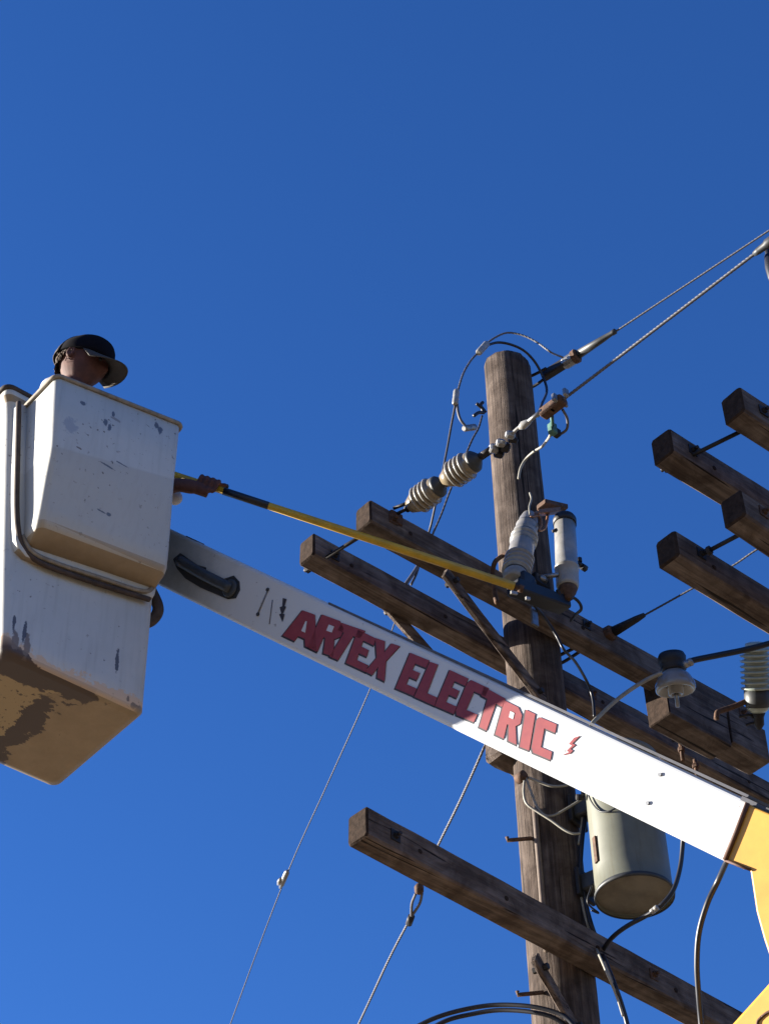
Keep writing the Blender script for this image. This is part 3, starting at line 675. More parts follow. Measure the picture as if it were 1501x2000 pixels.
# ============================================================ PERSON IN THE BUCKET
def skin_mesh(name, verts, edges, radii, mat, sub=2, remesh=None, extra=None):
    me = bpy.data.meshes.new(name); me.from_pydata([tuple(map(float, v)) for v in verts], edges, [])
    o = bpy.data.objects.new(name, me); S.collection.objects.link(o)
    sk = o.modifiers.new('skin', 'SKIN'); sk.use_smooth_shade = True
    for i, rr in enumerate(radii):
        me.skin_vertices[0].data[i].radius = (rr, rr) if not isinstance(rr, tuple) else rr
    me.skin_vertices[0].data[0].use_root = True
    sb = o.modifiers.new('sub', 'SUBSURF'); sb.levels = sub; sb.render_levels = sub
    dg = bpy.context.evaluated_depsgraph_get(); ev = o.evaluated_get(dg); nm = bpy.data.meshes.new_from_object(ev)
    bm = bmesh.new(); bm.from_mesh(nm)
    if extra: 
        for vs, fs in extra:
            vv = [bm.verts.new(tuple(map(float, v))) for v in vs]
            for f in fs:
                try: bm.faces.new([vv[i] for i in f])
                except ValueError: pass
    bm.to_mesh(nm); bm.free()
    bpy.data.objects.remove(o); bpy.data.meshes.remove(me)
    o = bpy.data.objects.new(name, nm); S.collection.objects.link(o)
    if remesh:
        md = o.modifiers.new('rm', 'REMESH'); md.mode = 'VOXEL'; md.voxel_size = remesh; md.use_smooth_shade = True
        sm = o.modifiers.new('sm', 'SMOOTH'); sm.iterations = 2; sm.factor = .4
        dg = bpy.context.evaluated_depsgraph_get(); ev = o.evaluated_get(dg); n2 = bpy.data.meshes.new_from_object(ev)
        bpy.data.objects.remove(o); o = bpy.data.objects.new(name, n2); S.collection.objects.link(o)
    o.data.materials.clear(); o.data.materials.append(mat)
    for p in o.data.polygons: p.use_smooth = True
    return o
HC = PL(162, 712, bk(0, -.26, 0), BN)          # centre of the head
hf = nrm(np.array([1.0, -.22, -.40]))          # where he looks: right, a little towards us, down
hs_ = nrm(np.cross(hf, Z)); hu = np.cross(hs_, hf)     # his right-hand side, crown direction
def hp(f, s, u): return HC + (hf*f + hs_*s + hu*u)*1.10
def head_surface():
    NU, NV = 28, 22; vs = []; fs = []
    for j in range(NV+1):
        ph_ = math.pi*j/NV
        for i in range(NU):
            th = 2*math.pi*i/NU
            x = math.cos(th)*math.sin(ph_); y = math.sin(th)*math.sin(ph_); zz = math.cos(ph_)
            f = x*.098; s = y*.076; u = zz*.118
            if zz < 0:                       # jaw narrows towards the chin, back of the skull draws in
                k = -zz; s *= 1-.30*k; f = f*(1-.10*k) + (.018*k if x > 0 else .035*k)
            front = max(0, x)
            w = math.exp(-(y/.22)**2)*front
            f += w*(.020*math.exp(-((zz+.12)/.16)**2) + .004*math.exp(-((zz+.45)/.08)**2) + .012*math.exp(-((zz+.80)/.15)**2) + .006*math.exp(-((zz-.22)/.10)**2))
            f -= front*.007*math.exp(-((abs(y)-.38)/.18)**2)*math.exp(-((zz-.04)/.12)**2)
            vs.append(hp(f, s, u))
    for j in range(NV):
        for i in range(NU):
            fs.append((j*NU+i, j*NU+(i+1) % NU, (j+1)*NU+(i+1) % NU, (j+1)*NU+i))
    return vs, fs
def ear(sd):
    vs = []; fs = []; n = 12
    for k, (r, o_) in enumerate(((.020, 0), (.024, .008), (.018, .015), (.008, .010))):
        for i in range(n):
            a = 2*math.pi*i/n; vs.append(hp(-.012 + math.cos(a)*r*.75 - .1*o_, sd*(.070+o_), -.012 + math.sin(a)*r*1.25))
    for k in range(3):
        for i in range(n): fs.append((k*n+i, k*n+(i+1) % n, (k+1)*n+(i+1) % n, (k+1)*n+i))
    fs.append(tuple(range(n))); fs.append(tuple(3*n+i for i in range(n)))
    return vs, fs
floor = bk(0, 0, .07)[2]
ctr = np.array([HC[0]-.01, HC[1]+.02, 0]); fwd = nrm([hf[0], hf[1], 0]); rsd = nrm([hs_[0], hs_[1], 0])
def bp_(f, s, z): return ctr + fwd*f + rsd*s + Z*z
hz = HC[2]; zs_ = hz-.275          # shoulder height
vs = []; es = []; rd = []
def av(p, r, link=None):
    vs.append(np.array(p)); rd.append(r); i = len(vs)-1
    if link is not None: es.append((link, i))
    return i
leg = zs_-.52
pel = av(bp_(-.03, 0, leg), .13); wst = av(bp_(-.04, 0, leg+.16), .115, pel); chs = av(bp_(-.04, 0, leg+.36), .135, wst); ntop = av(bp_(-.02, 0, zs_+.03), .075, chs)
nk = av(bp_(.01, 0, zs_+.10), .052, ntop); nk2 = av(hp(-.015, 0, -.07), .05, nk)
SH = {}
for sd in (1, -1): SH[sd] = av(bp_(.0, sd*.165, zs_-.01), .055, ntop)
for sd in (1, -1):
    hip = av(bp_(-.02, sd*.09, leg-.06), .088, pel); kn = av(bp_(.05, sd*.10, (leg+floor)/2+.02), .058, hip); an = av(bp_(-.02, sd*.10, floor+.09), .04, kn); av(bp_(.14, sd*.11, floor+.04), .036, an)
# front hand on the stick: palm under it, fingers round the far side, thumb along the top
SD = sdv; SU = nrm(Z - SD*(Z @ SD)); SB = np.cross(SD, SU)          # along, above and beside the stick
SB = SB if SB @ (CAM-stA) > 0 else -SB                             # towards the viewer
gh = stA
def hpnt(a, u, b): return gh + (SD*a + SU*u + SB*b)*1.12
def arm_chain(sh, el, wr, palm):
    e = av(el, .047, sh); m1 = av(el*.45+wr*.55, .041, e); w = av(wr, .029, m1); p = av(palm, (.036, .026), w); return p
wr1 = hpnt(-.125, -.052, .012)
el1 = bk(.36, -.42, 1.345)
p1_ = arm_chain(SH[1], el1, wr1, hpnt(-.045, -.036, .014))
fingers = []
def finger(root, pts, r):
    k = root
    for i, p in enumerate(pts): k = av(p, r*(1-.08*i), k)
rr_ = .0255
def ring(a, deg, k=1.0):           # a point round the stick, 0 = towards the viewer, 90 = above, -90 = below
    t = math.radians(deg); return hpnt(a, math.sin(t)*rr_*k, math.cos(t)*rr_*k)
BD1 = dict(vs=list(vs), n=len(vs))
# rear hand, hidden behind the bucket front
gr2 = onstick(300); 
el2 = bk(.10, -.16, 1.30)
e_ = av(el2, .046, SH[-1]); w_ = av(gr2 - SD*.09 - SU*.05, .028, e_); av(gr2-SD*.02-SU*.02, .03, w_)
hd = head_surface()
extra = [hd, ear(1), ear(-1)]
# fingers as closed tapered tubes, rooted in the palm, fused by the voxel remesh
def tube_data(pts, r0, r1, seg=10):
    t = MB(); t.tube(pts, r0, seg=seg, n=5, r1=r1)
    # rounded tip
    o = pts[-1]; d = nrm(np.array(pts[-1])-np.array(pts[-2])); t.lathe(np.array(o)-d*.001, d, [(0, r1), (r1*.5, r1*.85), (r1*.85, r1*.5), (r1*.98, .0008)], seg=seg)
    return t.v, t.f
for i, (a, r, ln_) in enumerate(((.008, .0092, 1.0), (-.013, .0096, 1.05), (-.034, .0092, 1.0), (-.053, .0080, .85))):
    kn_ = ring(a-.004, -62, 1.25)          # knuckle below, on our side; fingers close over the far side
    pts = [hpnt(a-.022, -.036, .022), kn_, ring(a, 5, 1.12), ring(a+.002, 62*ln_, 1.05), ring(a+.003, 112*ln_, 1.02), ring(a+.003, 150*ln_, .98)]
    extra.append(tube_data(pts, r*1.08, r*.82))
thumb = [hpnt(-.085, -.026, -.012), hpnt(-.055, -.008, -.028), hpnt(-.020, .016, -.026), hpnt(.012, .030, -.012), hpnt(.032, .033, -.004)]
extra.append(tube_data(thumb, .0135, .0092))
# palm pad
pm = MB(); 
for (a, u, b, l, r) in ((-.065, -.036, .010, .05, .024), (-.035, -.040, .010, .05, .022)):
    pm.tube([hpnt(a-l*.5, u, b), hpnt(a, u, b), hpnt(a+l*.5, u, b)], r, seg=12)
extra.append((pm.v, pm.f))
body = skin_mesh('body', vs, es, rd, M['skin'], sub=2, remesh=.0045, extra=extra)
person = thing('person', 'man in a dark cap and white shirt in the bucket, holding out the yellow stick', 'person', (ctr[0], ctr[1], floor))
def adopt(o, par):
    b = Vector(par['_base']) if '_base' in par.keys() else Vector((0, 0, 0))
    o.data.transform(Matrix.Translation(-b)); o.parent = par; o['_base'] = tuple(b)
adopt(body, person)
# shirt: same skeleton, fuller, down to the elbows
sv = [vs[wst]-Z*.1, vs[wst], vs[chs], vs[ntop]+Z*.0, vs[SH[1]], vs[SH[-1]], vs[SH[1]]*.3+el1*.7, vs[SH[-1]]*.3+el2*.7, vs[nk]-Z*.035, P(101, 742, float((HC-CAM) @ FW))]
shirt = skin_mesh('shirt', sv, [(0, 1), (1, 2), (2, 3), (3, 4), (3, 5), (4, 6), (5, 7), (3, 8), (2, 9)], [.15, .145, .15, .085, .068, .068, .060, .058, .066, .045], M['shirt'], sub=2); adopt(shirt, person)
# sleeve bulge seen just outside the bucket below the forearm
sl = skin_mesh('sleeve', [P(318, 955, 7.99), P(342, 970, 7.97), P(351, 984, 7.96)], [(0, 1), (1, 2)], [.045, .034, .024], M['shirt'], sub=2); adopt(sl, person)
js = skin_mesh('trousers', [vs[pel], bp_(-.02, .09, leg-.06), bp_(.05, .10, (leg+floor)/2+.02), bp_(-.02, .10, floor+.1), bp_(-.02, -.09, leg-.06), bp_(.05, -.10, (leg+floor)/2+.02), bp_(-.02, -.10, floor+.1)],
               [(0, 1), (1, 2), (2, 3), (0, 4), (4, 5), (5, 6)], [.145, .105, .075, .065, .105, .075, .065], M['jeans'], sub=2); adopt(js, person)
# cap: dome with seams and a curved brim
mb = MB(); loops = []; NU = 32
for j in range(13):
    t = j/12; ph_ = math.radians(96*(1-t)); lp = []
    for i in range(NU):
        th = 2*math.pi*i/NU; x, y = math.cos(th), math.sin(th); k = math.sin(ph_)
        bump_ = 1 + .012*math.cos(6*th) + .016*math.sin(2.3*th+j*.7)*math.sin(j*.5+1) + .010*math.sin(5*th-j*.9)
        lp.append(hp(-.004 + x*.112*k*bump_, y*.088*k*bump_, .016 + math.cos(ph_)*.112 + .012*x*k))
    loops.append(lp)
loft(mb, loops); mb.lathe(hp(-.004, 0, .126), hu, [(0, .008), (.005, .007), (.007, .003)], seg=10)
cap_ = mb.build('cap', M['cap'], person)
mb = MB(); top = []; bot = []; ROW = 7; COL = 15
for r_i in range(ROW):
    q = r_i/(ROW-1)
    for c_i in range(COL):
        a = math.radians(-72 + 144*c_i/(COL-1)); y = math.sin(a)*.086; x0 = math.cos(a)*.106
        ext = q*.082*(math.cos(a)**.55 if math.cos(a) > 0 else 0)
        x = x0 + ext; yy = y*(1+.02*q); dr = -.012*q - .030*(yy/.086)**2*(.25+.75*q) + .010
        top.append(hp(x, yy, dr+.004)); bot.append(hp(x, yy, dr-.002))
n_ = ROW*COL; fs = []
for r_i in range(ROW-1):
    for c_i in range(COL-1):
        i = r_i*COL+c_i; fs.append((i, i+1, i+COL+1, i+COL)); fs.append((n_+i, n_+i+COL, n_+i+COL+1, n_+i+1))
for c_i in range(COL-1):
    i = (ROW-1)*COL+c_i; fs.append((i, i+1, n_+i+1, n_+i)); i = c_i; fs.append((i, n_+i, n_+i+1, i+1))
for r_i in range(ROW-1):
    i = r_i*COL; fs.append((i, i+COL, n_+i+COL, n_+i)); i = r_i*COL+COL-1; fs.append((i, n_+i, n_+i+COL, i+COL))
mb.add(top+bot, fs, 0, True); mb.build('brim', M['brim'], cap_)
mb = MB(); loops = []      # sunlight on the cap's back, painted as a paler skin
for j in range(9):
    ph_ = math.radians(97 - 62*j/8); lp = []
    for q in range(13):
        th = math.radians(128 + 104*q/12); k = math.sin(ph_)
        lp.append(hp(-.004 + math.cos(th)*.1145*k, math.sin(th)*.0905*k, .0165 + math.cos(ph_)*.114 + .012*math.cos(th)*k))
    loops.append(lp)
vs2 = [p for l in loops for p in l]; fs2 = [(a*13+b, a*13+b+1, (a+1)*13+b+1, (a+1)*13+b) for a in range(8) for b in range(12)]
mb.add(vs2, fs2, 0, True); cb = mb.build('sunlit_back', M['brim'], cap_)
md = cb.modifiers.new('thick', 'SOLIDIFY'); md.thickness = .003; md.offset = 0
# short hair below the cap: a tousled shell over the sides and nape, with loose curls
mb = MB(); rows = 12; cols = 40; vv = []
for a_ in range(rows):
    for c_ in range(cols):
        th = math.radians(96 + 168*c_/(cols-1)); side = abs(math.sin(th)); uu = .026 - (.092-.055*side**2)*a_/(rows-1)
        k = 1.0 if uu > -.01 else 1-.20*((-.01-uu)/.06)
        jn = rng.uniform(-.0035, .0045)
        vv.append(hp(math.cos(th)*(.104+jn)*k + .002, math.sin(th)*(.081+jn)*k, uu + rng.uniform(-.003, .003)))
mb.add(vv, [(a_*cols+c_, a_*cols+c_+1, (a_+1)*cols+c_+1, (a_+1)*cols+c_) for a_ in range(rows-1) for c_ in range(cols-1)], 0, False)
for i in range(60):
    th = math.radians(rng.uniform(110, 250)); uu = rng.uniform(-.055, .015)
    c = hp(math.cos(th)*.103*(1-.1*(uu < -.03)), math.sin(th)*.081, uu); r = rng.uniform(.004, .008); d = nrm(rng.normal(size=3)); e = nrm(np.cross(d, rng.normal(size=3)))
    mb.tube([c + (d*math.cos(t)+e*math.sin(t))*r*1.2 for t in np.linspace(0, 3.6, 5)], .0018, seg=5, n=2, r1=.0006)
hr = mb.build('hair', M['hair'], person)
for sd in (1, -1):
    mb = MB(); mb.lathe(hp(.083, sd*.030, .004), hf, [(0, .010), (.006, .008), (.009, .003)], seg=10); mb.build('eye', M['eye'], person)
# small black piece on top of the thumb side of the hand
mb = MB(); mb.lathe(hpnt(.028, .036, -.010)-SD*.004, SD, [(0, .006), (.016, .010), (.022, .004)], seg=8); mb.build('thumb_guard', M['black'], hot)

# ============================================================ LINE HARDWARE AROUND THE POLE TOP
SZ = z1 + .05       # height of the near conductor
def H(x, y, z=SZ): return PH(x, y, z)
def strain(a, b, label):
    """ribbed strain insulator between two picture points"""
    A, B = H(*a), H(*b); d = nrm(B-A); L = np.linalg.norm(B-A)
    t = thing('strain_insulator', label, 'insulator', A, 'strain insulators in front of the pole')
    prof = [(0, .012), (.02*L, .030), (.22*L, .045)]
    for k in range(4):
        c = (.26+.115*k)*L; r = .053; prof += [(c, .040), (c+.012*L, r*1.0), (c+.055*L, r*1.04), (c+.075*L, r*.98), (c+.085*L, .040)]
    prof += [(.74*L, .046), (.82*L, .044)]
    mb = MB(); mb.lathe(A, d, prof, seg=28); mb.build('porcelain_shell', M['beigeporc'], t)
    mb = MB(); 
    for k in range(4):
        c = (.26+.115*k)*L; mb.lathe(A+d*(c+.010*L), d, [(0, .0545), (.022*L, .0575), (.040*L, .0565)], seg=28, cap=False)
    mb.build('rib_edge', M['white'], t)
    mb = MB(); mb.lathe(A+d*.80*L, d, [(0, .046), (.06*L, .044), (.12*L, .033), (.20*L, .016), (.24*L, .012)], seg=20); mb.build('end_cap', M['hose'], t)
    mb = MB(); mb.lathe(A-d*.02, d, [(0, .014), (.03, .020), (.05, .020)], seg=12); mb.build('socket', M['darkmetal'], t)
    return t
strain((800, 990), (866, 942), 'ribbed beige strain insulator nearer the crossarm end, lower left of two')
strain((866, 940), (936, 893), 'ribbed beige strain insulator next to the pole, upper right of two')
t = thing('dead_end_shackle', 'dark forked shackle holding the lower strain insulator to the crossarm end', 'shackle', H(775, 1002))
for dy in (-7, 7):
    mb = MB(); mb.tube([H(768, 1000+dy), H(804, 984+dy*.7)], .007, seg=8, smooth_pts=False); mb.build('fork', M['darkmetal'], t)
mb = MB(); mb.box(H(772, 1006)-Z*.02, (A1[2], A1[3], Z), (.03, .012, .03), cham=.004); mb.build('plate', M['rust'], t)
# linkage from the upper insulator past the pole to the conductor clamp
t = thing('clevis_linkage', 'chain of dark and galvanised clevises crossing in front of the pole shaft', 'clevis', H(975, 866))
mb = MB(); mb.tube([H(930, 897), H(962, 873)], .016, seg=10, smooth_pts=False, r1=.009); mb.build('socket_eye', M['darkmetal'], t)
for dy in (-5, 6):
    mb = MB(); mb.tube([H(938, 892+dy), H(978, 866+dy*.8)], .006, seg=8, smooth_pts=False); mb.build('link_bar', M['galv'] if dy < 0 else M['darkmetal'], t)
for (x, y, r, m) in ((962, 869, .020, 'galv'), (976, 858, .017, 'galv'), (994, 842, .016, 'galv'), (984, 866, .022, 'darkmetal'), (972, 878, .020, 'darkmetal'), (1000, 852, .014, 'darkmetal')):
    mb = MB(); mb.lathe(H(x, y)-NN*.02+Z*0, NN*.4+AA, [(0, r*.7), (.006, r), (.030, r), (.036, r*.6)], seg=7, smooth=False); mb.build('clevis_knuckle', M[m], t)
mb = MB(); mb.tube([H(1000, 846), H(1014, 834), H(1024, 830)], .007, seg=8); mb.lathe(H(1013, 836), H(1030, 825)-H(1013, 836), [(0, .008), (.02, .017), (.045, .012), (.06, .006)], seg=10); mb.build('ball_link', M['white'], t)
mb = MB(); mb.tube([H(1024, 829), H(1058, 802)], .0085, seg=8, smooth_pts=False); mb.build('eye_rod', M['galv'], t)
# strain clamp with hanging loop
cl = thing('strain_clamp', 'boxy galvanised strain clamp gripping the lower conductor right of the pole', 'clamp', H(1080, 795))
dw = nrm(H(1200, 705)-H(1080, 795)); dv = nrm(np.cross(dw, np.cross(Z, dw))); dn = np.cross(dw, dv)
mb = MB(); mb.box(H(1079, 795), (dw, dv, dn), (.055, .020, .022), cham=.006, nseg=2); mb.build('clamp_body', M['rust'], cl)
for (x, y, l, r) in ((1072, 786, .035, .016), (1093, 776, .035, .015), (1067, 803, .04, .014), (1092, 797, .03, .012)):
    mb = MB(); mb.box(H(x, y)-dn*0+A1[3]*.03, (dv, dw, dn), (l*.5, r*.5, .012), cham=.003); mb.build('clamp_cheek', M['galv'], cl)
mb = MB(); mb.tube([H(1098, 800), H(1107, 818), H(1106, 838), H(1093, 848), H(1084, 850)], .0055, seg=8); mb.build('tail_loop', M['bare'], cl)
mb = MB(); mb.box(H(1078, 838), (Z, AA, NN), (.026, .016, .014), cham=.005); mb.lathe(H(1077, 812), H(1078, 826)-H(1077, 812), [(0, .007), (.05, .007)], seg=8); mb.build('bolt_connector', M['green'], cl)
mb = MB(); mb.box(H(1086, 846), (Z, AA, NN), (.016, .014, .014), cham=.004); mb.build('connector_nut', M['darkmetal'], cl)

def wire(name, pts, r, mat, label, cat='wire', group=None, strand=False, pitch=.12, extra=None):
    mb = MB()
    if strand: mb.strand(pts, r, pitch=pitch)
    else: mb.tube(pts, r, seg=8)
    o = mb.build(name, M[mat]); tag(o, label, cat, group); return o
def far(a, b, k): return a + (b-a)*k
a, b = H(1098, 781), H(1480, 490)
wire('conductor', [a, far(a, b, .5), b], .0095, 'bare', 'thick twisted conductor running from the boxy clamp to the right edge', 'wire', strand=True, pitch=.05)
t = thing('compression_splice', 'grey splice sleeve on the thick conductor at the right edge', 'splice', H(1484, 487))
mb = MB(); dd = nrm(b-a); mb.lathe(b-dd*.02, dd, [(0, .009), (.02, .013), (.05, .014), (.06, .019), (.09, .019), (.11, .013), (.30, .013)], seg=12); mb.build('sleeve', M['hose'], t)
mb = MB(); mb.lathe(H(1500, 500), -Z, [(0, .016), (.06, .022), (.12, .020), (.14, .012)], seg=14); mb.lathe(H(1500, 500)-Z*.01, Z, [(0, .010), (.04, .010)], seg=10); mb.build('hanging_bell', M['black'], t)
far2 = far(a, b, 1.0) + dd*6
wire('conductor', [b + dd*.28, far2], .0105, 'bare', 'continuation of the thick conductor beyond the right edge splice')

# top dead end
TZ = PP(1040, 748, .02)[2]
def T(x, y): return PH(x, y, TZ)
t = thing('top_dead_end', 'dark dead-end fitting bolted to the right of the pole top', 'dead end fitting', T(1045, 745))
for dy in (-11, 11):
    mb = MB(); mb.tube([T(1024, 742+dy+8), T(1044, 742+dy), T(1066, 728+dy*.8)], .0075, seg=8); mb.build('fork', M['darkmetal'], t)
dt = nrm(T(1500, 452)-T(1045, 740)); dv = nrm(np.cross(dt, np.cross(Z, dt))); dn = np.cross(dt, dv)
mb = MB(); mb.box(T(1082, 722), (dt, dv, dn), (np.linalg.norm(T(1102, 708)-T(1060, 738))*.5, .024, .020), cham=.006, nseg=2); mb.build('clevis_body', M['darkmetal'], t)
mb = MB(); mb.lathe(T(1100, 712), dt, [(0, .026), (.012, .031), (.065, .031), (.075, .022)], seg=10, smooth=False); mb.build('collar', M['galv'], t)
mb = MB(); mb.lathe(T(1119, 699), dt, [(0, .034), (.022, .036), (.03, .026)], seg=10, smooth=False); mb.build('collar_cap', M['rust'], t)
mb = MB(); mb.lathe(T(1126, 694), dt, [(0, .023), (.15, .016), (.20, .012), (.21, .014), (.225, .014), (.23, .007)], seg=14); mb.build('wedge_grip', M['hose'], t)
mb = MB(); mb.lathe(T(1088, 722)+A1[3]*.018, A1[3], [(0, .008), (.012, .008)], seg=6); mb.build('bolt_head', M['galv'], t)
a = T(1190, 655); b = T(1501, 450)
wire('conductor', [a, b, a+(b-a)*4], .0072, 'bare', 'upper thinner twisted conductor leading from the pole top to the right edge', strand=True, pitch=.05)

# jumpers looping over the pole top
def J(x, y, o=0.0): return PP(x, y, o)
wire('jumper_wire', [T(1098, 698), J(1075, 688, .3), J(1050, 670, .25), J(1020, 655, .2), J(990, 650, .15), J(965, 660, .12), J(946, 674, .1)], .0075, 'bare', 'bright stranded jumper arching over the pole top to the dead end', strand=True, pitch=.06)
wire('jumper_wire', [J(946, 676, .1), J(972, 669, .12), J(1000, 674, .15), J(1025, 687, .16), J(1046, 710, .16), J(1062, 742, .16), J(1067, 765, .2), J(1058, 788, .28), J(1050, 812, .40), H(1054, 806)], .0062, 'cable', 'dark jumper curving round the right side of the pole top')
wire('jumper_wire', [J(938, 684, .1), J(920, 703, .1), J(905, 728, .1), J(896, 755, .1), J(891, 778, .1)], .0078, 'bare', 'pale jumper descending left of the pole top between two sleeves', strand=True, pitch=.06)
def sleeve(p, q, r, label, mat='white', nm='wire_connector'):
    d = nrm(q-p); L = np.linalg.norm(q-p); mb = MB(); mb.lathe(p, d, [(0, r*.7), (.1*L, r), (.45*L, r), (.5*L, r*.85), (.55*L, r), (.9*L, r), (L, r*.7)], seg=12)
    return tag(mb.build(nm, M[mat]), label, 'connector')
sleeve(J(933, 690, .11), J(951, 670, .11), .016, 'tilted pale sleeve joining two jumpers upper left of the pole top')
sleeve(J(891, 762, .1), J(888, 790, .1), .014, 'upright pale sleeve on the jumper left of the pole')
wire('jumper_wire', [J(889, 788, .1), J(881, 830, .05), J(872, 880, 0), J(860, 940, -.05), J(850, 985, -.1), J(840, 1030, -.2), J(826, 1075, -.25), J(815, 1106, -.3)], .0052, 'darkstrand', 'thin dark wire dropping from the upright sleeve past the insulators')
wire('jumper_wire', [J(892, 788, .1), J(894, 805, .1), J(899, 820, .1), J(910, 834, .1)], .0065, 'bare', 'short pale tail hooking down to the small bright connector')
sleeve(J(905, 837, .1), J(928, 834, .1), .015, 'small bright verdigris-stained connector left of the pole', 'galv')
wire('jumper_wire', [J(941, 812, .06), J(934, 836, .05), J(922, 858, .03), J(908, 890, 0), J(890, 930, -.05), J(876, 965, -.1), J(862, 1003, -.15), J(846, 1040, -.2), J(832, 1072, -.25), J(815, 1106, -.3)], .0072, 'darkstrand', 'thicker stranded wire passing behind the ribbed insulators to the grip', strand=True, pitch=.06)
t = thing('pole_hook', 'small black hook fitting on the left edge of the pole below its top', 'hook', J(940, 800))
for pts in (((930, 788), (940, 797), (944, 806)), ((925, 812), (934, 806), (944, 806)), ((942, 786), (938, 792), (948, 806))):
    mb = MB(); mb.tube([J(*p, .05) for p in pts], .008, seg=8); mb.build('hook_arm', M['black'], t)
t = thing('preformed_grip', 'bright preformed wire grip between the two left crossarms', 'grip', J(808, 1125, -.3))
for i, dx in enumerate((-3, 4)):
    mb = MB(); mb.tube([J(818, 1102, -.3), J(808+dx, 1122, -.3), J(796+dx*1.6, 1142, -.31)], .0085 if i == 0 else .006, seg=8); mb.build('grip_leg', M['bare'] if i == 0 else M['darkstrand'], t)
# wires leaving down to the left, held level, far beyond the pole
def lv(x, y, z): return PH(x, y, z)
zA = J(800, 1146, -.3)[2]
wire('service_wire', [J(798, 1142, -.3), J(776, 1200, -.33), lv(725, 1340, zA-.03), lv(640, 1530, zA-.07), lv(557, 1716, zA-.1), lv(450, 2000, zA-.1), lv(300, 2420, zA)], .0048, 'darkstrand', 'thinnest line crossing the sky from behind the boom to the lower left', strand=True, pitch=.05)
c0, c1 = lv(565, 1700, zA-.1), lv(553, 1728, zA-.1)
t = thing('line_tap', 'small pale tap clamp on the thinnest line at lower left', 'clamp', c0)
dd = nrm(c1-c0); mb = MB(); mb.lathe(c0-R0*.008, dd, [(0, .006), (.02, .014), (.12, .014), (.16, .006)], seg=10); mb.build('clamp_jaw', M['galv'], t)
mb = MB(); mb.lathe(c0-R0*.026+dd*.07, dd, [(0, .006), (.03, .012), (.06, .005)], seg=8); mb.build('clamp_screw', M['white'], t)
zB = J(944, 1462, -.16)[2]
g0, g1, g2 = lv(818, 1738, zB), lv(803, 1790, zB), lv(700, 2000, zB)
wire('span_wire', [J(1000, 1335, -.15), J(944, 1462, -.16), lv(895, 1570, zB), lv(850, 1662, zB), lv(828, 1718, zB)], .0088, 'bare', 'heavier twisted line from behind the boom down to the lowest crossarm', strand=True, pitch=.055)
t = thing('guy_shackle', 'rusty shackle and thimble under the lowest crossarm', 'shackle', g0)
mb = MB(); mb.lathe(g0-Z*.02, Z, [(0, .01), (.01, .020), (.035, .021), (.05, .010)], seg=12); mb.build('shackle_pin', M['rust'], t)
for dx in (-8, 7):
    mb = MB(); mb.tube([lv(818+dx*.8, 1745, zB), lv(812+dx, 1765, zB), g1], .0065, seg=8); mb.build('thimble_leg', M['bare'], t)
mb = MB(); mb.tube([g1, lv(798, 1804, zB)], .016, seg=10, smooth_pts=False); mb.build('ferrule', M['darkmetal'], t)
wire('span_wire', [g1, lv(760, 1872, zB), g2, lv(560, 2290, zB)], .0085, 'bare', 'heavier twisted line continuing from the rusty shackle to the bottom edge', strand=True, pitch=.055)

# dead end on the right side of the pole (behind the near arm) and its conductor
RZ = PP(1100, 1288, -.02)[2]
def Q(x, y): return PH(x, y, RZ)
t = thing('side_dead_end', 'dark dead-end grip beyond the near crossarm, right of the pole', 'dead end fitting', Q(1185, 1240))
for dy in (-8, 8):
    mb = MB(); mb.tube([Q(1088, 1290+dy), Q(1108, 1280+dy), Q(1160, 1250+dy*.4), Q(1180, 1240)], .0075, seg=8); mb.build('link', M['darkmetal'], t)
dq = nrm(Q(1350, 1150)-Q(1185, 1240))
mb = MB(); mb.lathe(Q(1176, 1245), dq, [(0, .022), (.01, .034), (.05, .034), (.06, .024)], seg=8, smooth=False); mb.build('collar', M['rust'], t)
mb = MB(); mb.lathe(Q(1193, 1236), dq, [(0, .024), (.13, .015), (.17, .010)], seg=12); mb.build('wedge_grip', M['darkmetal'], t)
wire('conductor', [Q(1228, 1218), Q(1350, 1150), Q(1428, 1106), Q(1482, 1070), Q(1600, 1000), Q(2300, 600)], .0066, 'darkstrand', 'dark twisted conductor passing behind the right crossarms', strand=True, pitch=.05)

# ============================================================ CUTOUT, ARRESTER, WIRES ON THE NEAR ARM
cut = thing('fuse_cutout', 'tilted ribbed white fuse cutout in front of the pole with a copper-coloured top contact', 'fuse cutout', PP(1003, 1150, .36))
a, b = PP(1003, 1138, .36), PP(1033, 1008, .36); d = nrm(b-a); L = np.linalg.norm(b-a)
prof = [(0, .045), (.10*L, .050)]
for c in (.14, .20, .26, .32): prof += [(c*L, .043), ((c+.012)*L, .059), ((c+.028)*L, .060), ((c+.040)*L, .044)]
prof += [(.40*L, .051), (.56*L, .050)]
for c in (.58, .64): prof += [(c*L, .044), ((c+.012)*L, .056), ((c+.028)*L, .056), ((c+.04)*L, .041)]
prof += [(.72*L, .047), (.74*L, .050), (.76*L, .044), (.82*L, .042), (.84*L, .046), (.86*L, .040), (.93*L, .038), (1.0*L, .030), (1.02*L, .012)]
mb = MB(); mb.lathe(a, d, prof, seg=28); mb.build('insulator', M['cutout'], cut)
for c in (.125, .185, .245, .305, .365, .568, .63, .70, .75, .85):  # dark bands that paint shade into the grooves between ribs
    mb = MB(); rr2 = .0475 if c < .4 else (.0455 if c < .72 else .0425); mb.lathe(a+d*c*L, d, [(0, rr2), (.0045, rr2)], seg=24); mb.build('groove_shade', M['hose'], cut)
def oc(x, y, o=.40): return PP(x, y, o)
mb = MB(); mb.box(oc(1068, 1000), (nrm(oc(1100, 996)-oc(1036, 1003)), NN, Z), (.085, .016, .012), cham=.003, nseg=2)
mb.build('top_contact', M['copper'], cut)
